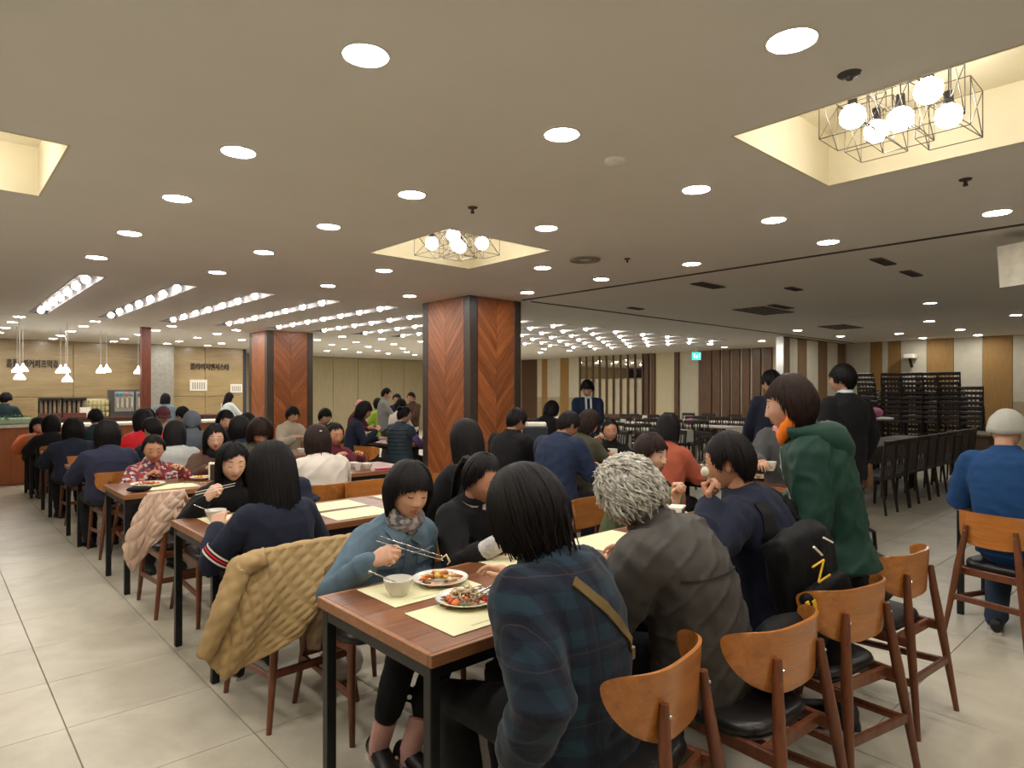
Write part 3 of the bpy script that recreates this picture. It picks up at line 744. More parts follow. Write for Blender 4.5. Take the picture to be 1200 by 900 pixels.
pr = at_back(97, 486); MB().box((0, 0, .11), (.2, .02, .22)).build('price_card', M_WHITE, None, loc=(pr.x, 16.92, .94)); tag(bpy.data.objects['price_card'], 'small white card standing before the tube racks', 'card')
# pendants over the buffet
M_SHADE = emit('pendant_glow', (1.0, .95, .82), PEND_E); M_CORD = plain('cord', (190, 186, 176), .5)
for u, v, y, lb in [(23, 440, 13.9, 'low pendant lamp over the counter greens'), (20, 432, 15.4, 'pendant lamp just above the counter server'), (27, 431, 15.9, 'pendant lamp behind the counter server'), (79, 443, 13.9, 'low pendant lamp beside the black tube racks'), (71, 433, 15.4, 'pendant lamp above the left tube rack'), (77, 432, 15.9, 'pendant lamp above the right tube rack'), (118, 433, 15.4, 'pendant lamp left of the drink machine'), (125, 432, 15.9, 'pendant lamp over the drink machine'), (162, 434, 15.4, 'pendant lamp beside the red wooden post'), (168, 432, 15.9, 'pendant lamp partly behind red wooden post')]:
    p = at_y(u, v, y); o = thing('pendant_lamp', lb, 'lamp', (p.x, p.y, p.z))
    MB().lathe([(.085, -.07), (.082, -.04), (.062, 0), (.03, .035), (.016, .055), (.014, .09)], 16).build('shade', M_SHADE, o, smooth=60)
    MB().tube([(0, 0, .08), (0, 0, HC-p.z)], .006, 5).build('cord', M_CORD, o)
# wall signs and notices
def sign(txt, u0, u1, v, label, ht):
    a = at_y(u0, v, 19.25); b = at_y(u1, v, 19.25)
    c = bpy.data.curves.new('sign_lettering', 'FONT'); c.body = txt; c.size = ht; c.extrude = .02; c.align_x = 'LEFT'
    o = bpy.data.objects.new('sign_lettering', c); COL.objects.link(o)
    o.location = (a.x, 19.24, a.z-ht*.4); o.rotation_euler = (math.pi/2, 0, 0)
    bpy.context.view_layer.update()
    k = (b.x-a.x)/max(.1, o.dimensions.x); c.materials.append(plain('sign_dark', (58, 44, 40), .5))
    dg = bpy.context.evaluated_depsgraph_get(); me = bpy.data.meshes.new_from_object(o.evaluated_get(dg)); L_ = tuple(o.location); bpy.data.objects.remove(o); bpy.data.curves.remove(c)
    o = link('sign_lettering', me, None, L_); o.rotation_euler = (math.pi/2, 0, 0); o.scale = (k, 1, 1); tag(o, label, 'sign')
sign('홈플  키커피프떡쥬', 7, 68, 425, 'dark raised lettering on stone wall above the tube racks', .22)
sign('플라이지앤서스타', 223, 268, 429, 'dark raised lettering on stone wall above paper notice', .2)
for u0, u1, v0, v1, lb in [(222.5, 243, 445, 458, 'white paper notice taped to the stone wall'), (270, 284, 450, 460, 'small white notice beside the pillar on stone wall')]:
    a = at_y(u0, v1, 19.24); b = at_y(u1, v0, 19.24)
    n = thing('wall_notice', lb, 'notice', (a.x, 19.25, a.z)); MB().box(((b.x-a.x)/2, 0, (b.z-a.z)/2), (b.x-a.x, .01, b.z-a.z)).build('sheet', M_WHITE, n)
    for k in range(6): MB().box(((b.x-a.x)*(.12+.13*k+.05), -.007, (b.z-a.z)*.45), ((b.x-a.x)*.06, .002, (b.z-a.z)*.6)).build('print_column', plain('print_grey', (150, 146, 140), .8), n)
# loudspeaker at right edge
p = at_d(1206, 305, 5.0); sp = thing('loudspeaker', 'pale wedge loudspeaker hung from ceiling at right edge', 'speaker', tuple(p), math.radians(155))
m = MB(); m.prism([(-.13, -.16), (.13, -.2), (.16, .12), (-.05, .16)], -.13, .13, M=Matrix.Rotation(math.radians(90), 4, 'X')); m.build('cabinet', plain('speaker_cream', (206, 198, 178), .5), sp)
MB().lathe([(.05, 0), (.045, .012), (.02, .004)], 18, M=TR(.03, .132, .0) @ Matrix.Rotation(-math.pi/2, 4, 'X')).build('cone', M_BLACKMET, sp, smooth=40)
MB().tube([(0, 0, .12), (0, 0, HC-p.z)], .02, 8).build('bracket', M_DARKMET, sp)
wb_ = at_x(1070, 418, XB); cc = thing('wall_bracket', 'small white projector bracket on the striped wall', 'bracket', (XB-.2, wb_.y, wb_.z)); MB().box((0, 0, 0), (.3, .22, .1), bev=.01).build('shelf', M_WHITE, cc); MB().tube([(.1, 0, -.25), (-.05, 0, -.05)], .03, 6).build('arm', M_BLACKMET, cc)
# =================================================================== people: tools
TMP = bpy.data.scenes.new('tmp_remesh')
def remesh(mb, voxel, it=4, factor=.5):
    me = mb.mesh('tmp'); o = bpy.data.objects.new('tmp', me); TMP.collection.objects.link(o)
    r = o.modifiers.new('r', 'REMESH'); r.mode = 'VOXEL'; r.voxel_size = voxel
    if it:
        s = o.modifiers.new('s', 'SMOOTH'); s.iterations = it; s.factor = factor
    with bpy.context.temp_override(scene=TMP, view_layer=TMP.view_layers[0]):
        dg = bpy.context.evaluated_depsgraph_get()
        out = bpy.data.meshes.new_from_object(o.evaluated_get(dg))
    bpy.data.objects.remove(o); bpy.data.meshes.remove(me)
    return out
def getco(me):
    a = np.empty(len(me.vertices)*3, 'f'); me.vertices.foreach_get('co', a); return a.reshape(-1, 3)
def getno(me):
    a = np.empty(len(me.vertices)*3, 'f'); me.vertices.foreach_get('normal', a); return a.reshape(-1, 3)
def setco(me, a): me.vertices.foreach_set('co', a.astype('f').ravel()); me.update()
def sines(co, wl, seed, n=7, aniso=(1, 1, 1)):
    rs = np.random.RandomState(seed); o = np.zeros(len(co))
    for _ in range(n):
        k = rs.normal(size=3)*np.array(aniso); k = k/np.linalg.norm(k)*2*np.pi/wl*rs.uniform(.7, 1.4)
        o += np.sin(co@k+rs.uniform(0, 6.28))
    return o/math.sqrt(n)
def wrinkle(me, amp, wl, seed, aniso=(1, 1, 1)):
    if amp <= 0: return
    co = getco(me); no = getno(me)
    h = sines(co, wl, seed, 7, aniso); rg = 1-np.abs(sines(co, wl*1.6, seed+5, 5, aniso))
    rg2 = np.clip(1-1.9*np.abs(sines(co, wl*2.2, seed+5, 4, aniso)), 0, 1)**1.3
    d = amp*(.28*h+.95*rg2-.25)
    setco(me, co+no*d[:, None])
def me_pieces(me):
    return [tuple(v.co) for v in me.vertices], [tuple(p.vertices) for p in me.polygons]
# ---- head (local: x right, y forward, z up, origin mid-skull)
def head_proto(sub, sex, eyes):
    v, f = ICO(sub); d = np.array(v); x, y, z = d[:, 0]*.0755, d[:, 1]*.096, d[:, 2]*.114
    t = np.clip(-z/.114, 0, 1)
    front = np.clip(y/.096, 0, 1)
    x = x*(1-(.30 if sex == 'f' else .24)*t**1.6)
    x = x*(1+.04*np.clip(z/.114, 0, 1))
    y = np.where(y < 0, y*(1-.34*t**1.3), y*(1-.02*t))
    y = np.where(y > 0, y*(1-.08*np.clip(z/.114, 0, 1)**2), y)
    z = np.where((z < 0), z*(1-.05*(1-front)), z)
    # carve a flatter face
    y = np.where(y > .080, .080+(y-.080)*.55, y)
    def G(cx, cz, sx, sz): return np.exp(-((x-cx)/sx)**2-((z-cz)/sz)**2)*(d[:, 1] > 0)
    dy = np.zeros(len(x))
    zz = (z-.022)/(-.030-.022)
    prof = np.where(zz < 0, 0, np.where(zz < 1, .003+.017*np.clip(zz, 0, 1)**1.3, .020*np.exp(-((zz-1)/.14)**2)))
    dy += np.exp(-(x/(.0095+.004*np.clip(zz, 0, 1)))**2)*prof*(d[:, 1] > 0)
    for sx in (-1, 1):
        dy += .007*G(sx*.012, -.028, .006, .006)
        dy += -.0085*G(sx*.031, .012, .017, .011)+.0065*G(sx*.031, .0095, .012, .0075)
        dy += .0035*G(sx*.03, .031, .02, .007)+.004*G(sx*.046, -.020, .02, .018)
        dy += -.003*G(sx*.024, -.05, .006, .012)
    dy += .0065*G(0, -.0525, .018, .0045)+.0075*G(0, -.0645, .015, .005)-.0055*G(0, -.0585, .02, .0022)-.003*G(0, -.078, .018, .006)
    dy += .008*G(0, -.097, .018, .014)
    y = y+dy
    P = np.stack([x, y, z], 1)
    mb = MB(); mi = []
    cen = P[np.array(f)].mean(1)
    for q, c in zip(f, cen):
        lip = c[1] > .05 and ((c[0]/.021)**2+((c[2]+.0585)/.0105)**2 < 1)
        mi.append(1 if lip else 0)
    mb.v = [tuple(p) for p in P]; mb.f = list(f); mb.mi = mi
    bvh = BVHTree.FromPolygons(mb.v, mb.f)
    def surf(px_, pz, off=.0012):
        h = bvh.ray_cast(Vector((px_, .2, pz)), Vector((0, -1, 0)))
        return Vector((px_, h[0].y+off, pz)) if h[0] else Vector((px_, .09, pz))
    def strip(pts, wd, mi_, off=.0012):
        A = [surf(a, b+wd_/2, off) for (a, b), wd_ in zip(pts, wd)]; B = [surf(a, b-wd_/2, off) for (a, b), wd_ in zip(pts, wd)]
        n = len(A); mb.add(A+B, [(i, i+1, n+i+1, n+i) for i in range(n-1)], mi_)
    for sx in (-1, 1):
        strip([(sx*(.016+.008*k), .0335+.004*math.sin(k*.8)) for k in range(5)], [.005, .0065, .006, .005, .002] if sex == 'm' else [.0035, .0055, .005, .004, .0015], 2)
        if eyes == 'down':
            strip([(sx*(.019+.006*k), .0045-.0028*math.sin(k/4*3.1)) for k in range(5)], [.0022, .0044, .005, .005, .004], 2, .0018)
        else:
            strip([(sx*(.0195+.0055*k), .0092+.0026*math.sin(k/4*3.14)) for k in range(5)], [.0016, .0024, .0026, .0024, .002], 2, .0022)
            strip([(sx*(.021+.005*k), .0078) for k in range(5)], [.001, .0055, .0068, .0055, .001], 3, .0012)
            strip([(sx*(.0272+.0034*k), .0080) for k in range(3)], [.0050, .0066, .0050], 2, .0019)
        # ear
        ev, ef = ICO(2 if sub < 5 else 3); E = np.array(ev)
        ex = E[:, 0]*.0085-.006*np.exp(-((E[:, 1])/.5)**2-((E[:, 2]-.1)/.5)**2)*(E[:, 0] > 0)
        ey = E[:, 1]*.0185*(1+.25*E[:, 2])-.004; ez = E[:, 2]*.0315
        Q = [(sx*(.0745+a+.35*max(0, -b)), b-.012, c-.004) for a, b, c in zip(ex, ey, ez)]
        mb.add(Q, ef if sx > 0 else [q[::-1] for q in ef], 0)
    return mb
_HP = {}
def head_mb(sub, sex, eyes):
    k = (sub, sex, eyes)
    if k not in _HP: _HP[k] = head_proto(*k)
    return _HP[k]
# ---- hands (right hand: wrist at origin, fingers +y, back of hand +z, thumb -x)
def hand_proto(kind):
    FL = {'grip': (48, 72, 45), 'relax': (22, 32, 22), 'curl': (72, 82, 50), 'flat': (8, 12, 8), 'cup': (38, 42, 30)}[kind]
    m = MB()
    rs = []
    for y, wx, wz, zc in ((-.03, .024, .019, 0), (0, .026, .018, 0), (.03, .036, .0165, -.002), (.06, .041, .0155, -.002), (.085, .041, .013, 0), (.096, .036, .009, .001)):
        rs.append([(wx*math.copysign(abs(math.cos(a))**.7, math.cos(a)), y, zc+wz*math.copysign(abs(math.sin(a))**.8, math.sin(a))) for a in [2*math.pi*k/16 for k in range(16)]])
    m.rings([r[::-1] for r in rs])
    for i, (bx, segs) in enumerate(((-.030, (.043, .027, .020)), (-.0095, (.047, .030, .021)), (.011, (.043, .028, .020)), (.0295, (.034, .022, .018)))):
        p = Vector((bx, .085-.006*abs(i-1.2), .0)); a = 0; pts = [p-Vector((0, .02, 0)), p]; spread = (bx)*1.6
        for L, fl in zip(segs, FL):
            fl2 = fl*(1+.10*(i-1)) if kind != 'grip' else fl*(.75+.22*i)
            a += math.radians(fl2); p = p+Vector((math.sin(spread)*L*math.cos(a), math.cos(a)*L*math.cos(spread), -math.sin(a)*L)); pts.append(p)
        m.tube(pts, [.0095, .0095, .0088, .0082, .0070], 9, round_ends=True)
    th = {'grip': [(-.024, .012, -.008), (-.046, .045, -.022), (-.044, .078, -.036), (-.030, .100, -.046)], 'curl': [(-.024, .012, -.008), (-.046, .045, -.022), (-.036, .072, -.042), (-.012, .083, -.052)],
          'cup': [(-.024, .012, -.008), (-.056, .040, -.026), (-.068, .070, -.044), (-.066, .095, -.060)]}.get(kind, [(-.024, .012, -.006), (-.054, .042, -.014), (-.066, .072, -.020), (-.068, .098, -.026)])
    m.tube(th, [.014, .0125, .0105, .0085], 9, round_ends=True)
    me = remesh(m, .0042, 3); r = me_pieces(me); bpy.data.meshes.remove(me); return r
_HD = {}
def hand_pieces(kind):
    if kind not in _HD: _HD[kind] = hand_proto(kind)
    return _HD[kind]
# ---- hair: rows from the crown down for every azimuth (0 = front, + = person's right)
STY = {  # azimuth: bottom z ; thickness ; inward pull at the ends
 'short': dict(zb={0: .082, 30: .078, 55: .058, 70: .02, 80: -.018, 90: .015, 104: .03, 118: -.03, 145: -.075, 180: -.085}, th=.020, pull=.32, n=260),
 'shortbang': dict(zb={0: .052, 30: .050, 55: .035, 75: -.02, 88: -.02, 100: .01, 118: -.04, 145: -.08, 180: -.09}, th=.024, pull=.30, n=300),
 'bob': dict(zb={0: .084, 28: .076, 55: .052, 70: .014, 80: -.075, 95: -.105, 130: -.115, 180: -.115}, th=.028, pull=.10, n=460, mess=1.5),
 'bobbang': dict(zb={0: .054, 28: .052, 55: .036, 70: .012, 80: -.02, 88: -.065, 98: -.085, 130: -.10, 180: -.105}, th=.026, pull=.18, n=480, mess=1.4),
 'fluffy': dict(zb={0: .056, 28: .052, 55: .025, 72: -.03, 90: -.085, 130: -.10, 180: -.105}, th=.038, pull=.14, n=700, mess=2.4),
 'long': dict(zb={0: .096, 22: .086, 56: .046, 70: -.14, 82: -.24, 110: -.32, 180: -.36}, th=.034, pull=.0, n=560, mess=1.8),
 'mid': dict(zb={0: .098, 22: .088, 56: .046, 72: -.10, 84: -.15, 110: -.19, 180: -.21}, th=.024, pull=.02, n=420),
 'swept': dict(zb={0: .078, 28: .074, 55: .064, 72: .044, 82: .0, 90: -.05, 100: -.085, 130: -.10, 180: -.105}, th=.027, pull=.16, n=520, mess=1.4),
 'tied': dict(zb={0: .099, 30: .094, 55: .076, 72: .044, 84: .0, 92: -.012, 105: -.01, 125: -.05, 150: -.07, 180: -.075}, th=.013, pull=.30, n=260),
}
def zb_at(sty, a):
    ks = sorted(sty['zb']); a = abs(a)
    return float(np.interp(a, ks, [sty['zb'][k] for k in ks]))
def hair_path(sty, a, off, zb, n, part=0.0):
    A, B, C = .0755, .096, .114; th = sty['th']+off; ar = math.radians(a); ca, sa = math.cos(ar), math.sin(ar)
    th2 = max(.003, sty['th']*(1-.9*max(0, ca)**1.2))+off*(1-.5*max(0, ca))
    r0 = 1/math.sqrt((sa/(A+th2))**2+(ca/(B+th2))**2)
    zt = C+th*.9
    pts = []
    if zb >= 0: ph1 = math.acos(min(1, max(-1, zb/zt))); tot = ph1*.105; L2 = 0
    else: ph1 = math.pi/2; tot = ph1*.105; L2 = -zb
    for i in range(n+1):
        s = (i/n)**1.45*(tot+L2)
        if s <= tot:
            ph = s/.105; fw = max(0, ca)**.7*(s/tot if zb >= 0 else 0)
            rr = r0*math.sin(ph)**(.86+.14*fw); z = (zt-(sty['th']*.9+off*.6-.003)*fw)*math.cos(ph); k = 1
        else:
            q = s-tot; z = -q; k = 1-min(.5, sty['pull']*(1+(1.6 if -zb < .14 else 0)*max(0, -ca)))*min(1, q/.11)**1.5
            if -zb > .15: k = k*(1+.06*math.sin(q*8))*(1-.10*(q/(-zb)))
            rr = r0*k
        # crown sits slightly to the back
        sh = -.012*(1-min(1, rr/r0))
        pts.append(Vector((sa*rr, ca*rr+sh, z)))
    return pts
def hair_mb(style, seed=0, dens=1.0, wide=1.0, length=1.0, asym=0, curl=0):
    sty = dict(STY[style]); rnd = random.Random(seed); swp = sty.get('sweep', .022)*(1 if seed % 2 else -1); m = MB(); nA, n = 40, 16
    cols = []
    for j in range(nA):
        a = -180+360*j/nA; zb = zb_at(sty, a+asym if a < 0 else a-asym)
        if zb < -.1: zb *= length
        if abs(a) < 62: zb += .010
        cols.append(hair_path(sty, a, -.004+.003*math.sin(j*2.1+seed), zb, n))
    rows = [[cols[j][i] for j in range(nA)] for i in range(1, n+1)]
    m.rings(rows[::-1] if True else rows, 0, cap=False)
    top = [cols[j][1] for j in range(nA)]; c = len(m.v)
    m.v.append((0, -.012, .114+sty['th']*.9)); base = (len(rows)-1)*nA
    for j in range(nA): m.f.append((base+j, base+(j+1) % nA, c)); m.mi.append(0)
    # close underneath
    inner = [[Vector((p.x*.80, p.y*.80, p.z+(.008 if p.z > -.05 else .0))) for p in rows[-1]]]
    m.rings([inner[0], [Vector(p) for p in rows[-1]]], 0, cap=False)
    for k in range(int(sty['n']*dens)):
        a = rnd.uniform(-180, 180); zb = zb_at(sty, a+asym if a < 0 else a-asym)
        if zb < -.1: zb *= length
        zb += rnd.uniform(-.018, .010)*(3.2 if zb < -.2 else 1.8 if zb < -.12 else 1) if abs(a) > 62 else rnd.uniform(-.012, .014)
        mess = sty.get('mess', 1.0); zb += rnd.uniform(-.02, .012)*(mess-1); pts = hair_path(sty, a, rnd.uniform(-.002, .007*mess), zb, 10)[1:]
        wd = rnd.uniform(.004, .009)*wide; wob = rnd.uniform(-5, 5)*mess
        A_, B_ = [], []
        for i, p in enumerate(pts):
            q = i/(len(pts)-1); rad = Vector((p.x, p.y, 0)); 
            rad = rad.normalized() if rad.length > 1e-4 else Vector((0, 1, 0))
            tn = Vector((-rad.y, rad.x, 0)); p2 = p+tn*(.004*wob*q*q*.6+(swp*q**2.2 if abs(a) < 60 else 0))+rad*(curl*math.sin(q*9+k)*.01)
            h = wd*(1-.75*q**3)*min(1, .22+2.6*q)
            A_.append(p2+tn*h-rad*.002); B_.append(p2-tn*h-rad*.002); 
            A_[-1], B_[-1] = A_[-1], B_[-1]
        N = len(A_); mid = [(a_+b_)/2+((a_+b_)/2*Vector((1, 1, 0)) if False else Vector((0, 0, 0))) for a_, b_ in zip(A_, B_)]
        M_ = []
        for a_, b_ in zip(A_, B_):
            c_ = (a_+b_)/2; rad = Vector((c_.x, c_.y, .02)).normalized(); M_.append(c_+rad*.0035)
        m.add(A_+M_+B_, [(i, i+1, N+i+1, N+i) for i in range(N-1)]+[(N+i, N+i+1, 2*N+i+1, 2*N+i) for i in range(N-1)])
    return m
def curls_mb(seed=1, n=900, th=.032):
    rnd = random.Random(seed); m = MB(); sty = dict(STY['bob'], th=th, pull=.2, zb={0: .05, 30: .048, 50: .02, 62: -.045, 90: -.07, 130: -.085, 180: -.09})
    base = hair_mb('bob', seed, 0); 
    cols = [hair_path(sty, -180+9*j, -.012, zb_at(sty, -180+9*j), 10) for j in range(40)]
    m.rings([[cols[j][i] for j in range(40)] for i in range(10, 0, -1)], 0); 
    for k in range(n*3):
        a = rnd.uniform(-180, 180); zb = zb_at(sty, a)-rnd.uniform(0, .012); pth = hair_path(sty, a, rnd.uniform(-.012, .009), zb, 26)
        i0 = int(rnd.random()**1.2*20); L = rnd.randint(5, 8); P_ = pth[i0:i0+L]
        if len(P_) < 4: continue
        am = rnd.uniform(.006, .015); fr = rnd.uniform(.6, 1.3); ph = rnd.uniform(0, 6.28); wd = rnd.uniform(.0018, .0042); dr = rnd.uniform(-.018, .018)
        A_, M_, B_ = [], [], []
        for i, p in enumerate(P_):
            rad = Vector((p.x/.0057, p.y/.0092, p.z/.0130)).normalized(); t1 = Vector((-rad.y, rad.x, 0)).normalized() if abs(rad.z) < .98 else Vector((1, 0, 0))
            q = i/(len(P_)-1); c = p+t1*(am*math.sin(i*fr+ph)+dr*i*.4)+rad*(am*.7*math.cos(i*fr+ph)+.004*q)
            h = wd*(.5+1.0*math.sin(math.pi*min(1, q*.9+.05)))
            A_.append(c+t1*h); M_.append(c+rad*h*.9); B_.append(c-t1*h)
        N = len(A_); m.add(A_+M_+B_, [(i, i+1, N+i+1, N+i) for i in range(N-1)]+[(N+i, N+i+1, 2*N+i+1, 2*N+i) for i in range(N-1)])
    return m
# ---- materials for people
def skin_mat(key, rgb):
    if key in MATS: return MATS[key]
    t = NT(key); v = t.coord(); f = t.noise(v, 30, 3); f2 = t.noise(v, 9, 2); c = _lin(rgb)
    h = t.math('ADD', t.math('MULTIPLY', f, .4), t.math('MULTIPLY', f2, .6))
    t.set(t.ramp(h, [(.3, (c[0]*.86, c[1]*.80, c[2]*.78)), (.7, (min(1, c[0]*1.06), c[1]*1.05, c[2]*1.05))]), .5, spec=.35)
    t.b.inputs['Subsurface Weight'].default_value = .08; t.b.inputs['Subsurface Radius'].default_value = (.012, .005, .003)
    MATS[key] = t.m; return t.m
SKIN = [skin_mat('skin_a', (206, 160, 132)), skin_mat('skin_b', (190, 140, 110)), skin_mat('skin_c', (216, 174, 148))]
M_LIP = plain('lips', (172, 98, 92), .4, var=.05); M_BROW = plain('brow', (38, 28, 24), .7); M_EYEW = plain('eye_white', (214, 204, 196), .3)
def hair_mat(key, rgb, rough=.42, fs=160):
    if key in MATS: return MATS[key]
    t = NT(key); v = t.coord((1, 1, .12)); f = t.noise(v, fs, 3, .6); c = _lin(rgb)
    t.set(t.ramp(f, [(.3, tuple(x*.45 for x in c)), (.7, tuple(min(1, x*1.5) for x in c))]), rough, spec=.13); t.bump(f, .25, .002)
    MATS[key] = t.m; return t.m
H_BLACK = hair_mat('hair_black', (20, 17, 17), .5); H_BROWN = hair_mat('hair_brown', (42, 28, 24), .5); H_SOFT = hair_mat('hair_soft_black', (25, 21, 20), .5); H_GREY = hair_mat('hair_grey', (186, 180, 168), .8, 70)
def cloth(key, rgb, rough=.85, weave=220, var=.18, bump=.25, scale=7):
    if key in MATS: return MATS[key]
    t = NT(key); v = t.coord(); c = _lin(rgb); f = t.noise(v, scale, 4); wv = t.noise(v, weave, 2)
    h = t.math('ADD', t.math('MULTIPLY', f, .6), t.math('MULTIPLY', wv, .4))
    t.set(t.ramp(h, [(.3, tuple(x*(1-var) for x in c)), (.7, tuple(min(1, x*(1+var)) for x in c))]), rough, spec=.18, sheen=.03); t.bump(h, bump, .003)
    MATS[key] = t.m; return t.m
def plaid():
    t = NT('plaid_wool'); tc = t.n('ShaderNodeTexCoord'); sp = t.n('ShaderNodeSeparateXYZ'); t.l(tc.outputs['Object'], sp.inputs[0])
    def band(ax, per, w0, ph=0.0):
        m_ = t.math('FRACT', t.math('ADD', t.math('DIVIDE', ax, per), ph)); return t.math('LESS_THAN', t.math('ABSOLUTE', t.math('SUBTRACT', m_, .5)), w0)
    xs_ = t.math('ADD', sp.outputs[0], t.math('MULTIPLY', sp.outputs[1], .55))
    bx_, bz_ = band(xs_, .085, .22), band(sp.outputs[2], .10, .22)
    lx_, lz_ = band(xs_, .17, .006, .45), band(sp.outputs[2], .20, .006, .45)
    s = t.math('MULTIPLY', t.math('ADD', bx_, bz_), .5)
    c = t.ramp(s, [(0, _lin((27, 31, 44))), (.5, _lin((31, 41, 54))), (1, _lin((34, 54, 66)))])
    l = t.math('MULTIPLY', t.math('MAXIMUM', lx_, lz_), .35); c = t.mix(l, c, _lin((92, 74, 58)))
    f = t.noise(tc.outputs['Object'], 240, 2); t.set(t.mix(.35, c, t.mix(f, (0, 0, 0), _lin((70, 84, 96))), 'SCREEN') if False else c, .9, spec=.2, sheen=.1); t.bump(f, .3, .003)
    return t.m
def floral(key, cols, base, sc=55):
    t = NT(key); v = t.coord(); vo = t.n('ShaderNodeTexVoronoi'); vo.inputs['Scale'].default_value = sc; t.l(v, vo.inputs['Vector'])
    sp = t.n('ShaderNodeSeparateColor'); t.l(vo.outputs['Color'], sp.inputs[0])
    r = t.n('ShaderNodeValToRGB'); r.color_ramp.interpolation = 'CONSTANT'; e = r.color_ramp.elements
    while len(e) < len(cols)+1: e.new(.5)
    for i, c in enumerate([base]+cols): e[i].position = i/(len(cols)+1); e[i].color = (*_lin(c), 1)
    t.l(sp.outputs[0], r.inputs[0]); t.set(r.outputs[0], .8, spec=.2); t.bump(t.noise(v, 200, 2), .2, .002); return t.m
M_SHOE = plain('black_shoe', (24, 23, 24), .45); M_SOLE = plain('white_sole', (206, 200, 190), .6)
M_JEAN = cloth('dark_jeans', (46, 58, 74)); M_BLKTR = cloth('black_trousers', (27, 27, 29)); M_GREYTR = cloth('grey_trousers', (66, 66, 68))
# ---- the figure
def xf(P, M): return [M @ Vector(p) for p in P]
def ellring(c, r, f, rx, ry, n=20, e=.85, back=1.0):
    out = []
    for k in range(n):
        a = 2*math.pi*k/n; ca, sa = math.cos(a), math.sin(a)
        y = math.copysign(abs(sa)**e, sa)*ry*(back if sa < 0 else 1)
        out.append(c+r*(math.copysign(abs(ca)**e, ca)*rx)+f*y)
    return out
PEOPLE = []
class Fig: pass
def person(label, hip, face, head, hyaw=None, pitch=18, roll=0, sex='f', s=1.0, lod=1, pose='sit', top=None, infl=.018, topname='sweater', wr=.006,
           pants=None, hair='bob', hmat=None, arms=None, skin=0, eyes='down', shoes=True, sleeve=1.0, hem=None, flare=0, hunch=.04, hair_kw=None, feet=None,
           collar=.045, wide=1.0, seed=None, shy=0, group='diners and staff', legs=True, shw=None):
    seed = seed if seed is not None else len(PEOPLE)*13+5
    hip = Vector(hip); C = Vector(head); hyaw = face if hyaw is None else hyaw
    f = Vector((math.cos(math.radians(face)), math.sin(math.radians(face)), 0)); r = Vector((f.y, -f.x, 0)); up = Vector((0, 0, 1))
    org = Vector((hip.x, hip.y, 0)); Fg = Fig()
    Rh = RZ(math.radians(hyaw-90)) @ Matrix.Rotation(-math.radians(pitch), 4, 'X') @ Matrix.Rotation(math.radians(roll), 4, 'Y')
    HM = TR(C-org) @ Rh @ Matrix.Scale(s*1.02, 4)
    att = C+Rh @ Vector((0, -.030, -.075))*s
    td = (att-hip).normalized(); hd = (Rh @ Vector((0, -.1, 1))).normalized(); nd = (td*.75+hd*.25).normalized()
    N = att-nd*.065*s
    hip_l = hip-org; N_l = N-org; att_l = att-org
    # spine
    mid = (hip_l+N_l)/2-f*hunch
    def sp(t): return hip_l*(1-t)**2+mid*(2*t*(1-t))+N_l*t*t if t >= 0 else hip_l+(hip_l-sp0)*(-t)
    sp0 = hip_l*.81+mid*.18+N_l*.01
    def tang(t): return ((mid-hip_l)*(1-t)+(N_l-mid)*t).normalized()
    k = s*wide*(1.0 if sex == 'm' else .93)
    W = [(0, .165, .120), (.12, .160, .118), (.3, .150, .112), (.5, .156, .116), (.68, .166 if sex == 'm' else .158, .118), (.82, .162 if sex == 'm' else .150, .106), (.92, .120, .086), (.97, .088, .072), (1.0, .066, .062)]
    def torso(m, add, lo=0, scale=1.0):
        rs = []; 
        c0 = sp(0)-tang(0)*.10*s
        rs.append(ellring(c0, r, tang(0).cross(r)*-1 if False else r.cross(tang(0))*-1, (.12*k+add)*scale, (.09*k+add)*scale))
        for t, a, b in W:
            T = tang(t); ff = T.cross(r); rr = r
            if shy: 
                q = Quaternion(T, math.radians(shy)*t); rr = q @ r; ff = q @ ff
            rs.append(ellring(sp(t), rr, ff, (a*k+add)*scale, (b*k+add)*scale))
        m.rings(rs)
    T1 = tang(.95); rs_ = Quaternion(T1, math.radians(shy)) @ r
    shd = (shw or (.166 if sex == 'm' else .150))*k
    S = {sd: N_l-T1*.084*s+rs_*(shd*sg)+f*.005 for sd, sg in (('R', 1), ('L', -1))}
    Fg.S = S; Fg.org = org; Fg.f, Fg.r = f, r; Fg.HM = HM; Fg.N = N_l; Fg.T1 = T1
    arms = dict({'R': (.16, .40, .82, 'relax'), 'L': (.16, .40, .82, 'relax')}, **(arms or {}))
    la, lb = .285*s, .255*s; J = {}
    for sd, sg in (('R', 1), ('L', -1)):
        a = arms[sd]; 
        wr_ = Vector(r*(a[0]*sg)+f*a[1]); wr_.z = a[2]
        opt = a[4] if len(a) > 4 else {}
        if 'world' in opt: wr_ = Vector(opt['world'])-org
        v = wr_-S[sd]; D = v.length; mx = (la+lb)*.985
        if D > mx: v = v*(mx/D); D = mx; wr_ = S[sd]+v
        ca = (la*la+D*D-lb*lb)/(2*la*D); ca = max(-1, min(1, ca)); h = la*math.sqrt(1-ca*ca)
        hint = Vector(opt.get('elbow', (sg*.7, -.5, -1.0))); hint = r*hint.x+f*hint.y+up*hint.z
        dv = v.normalized(); hint = (hint-dv*hint.dot(dv)).normalized()
        el = S[sd]+dv*(la*ca)+hint*h
        fd = (wr_-el).normalized()
        fh = opt.get('fh'); fh = (r*(fh[0]*sg)+f*fh[1]+up*fh[2]).normalized() if fh else fd
        dn = opt.get('dn', (.25, 0, 1)); dn = r*(dn[0]*sg)+f*dn[1]+up*dn[2]; dn = (dn-fh*dn.dot(fh)).normalized()
        J[sd] = (el, wr_, fd, fh, dn, a[3] if len(a) > 3 else 'relax')
    Fg.J = J
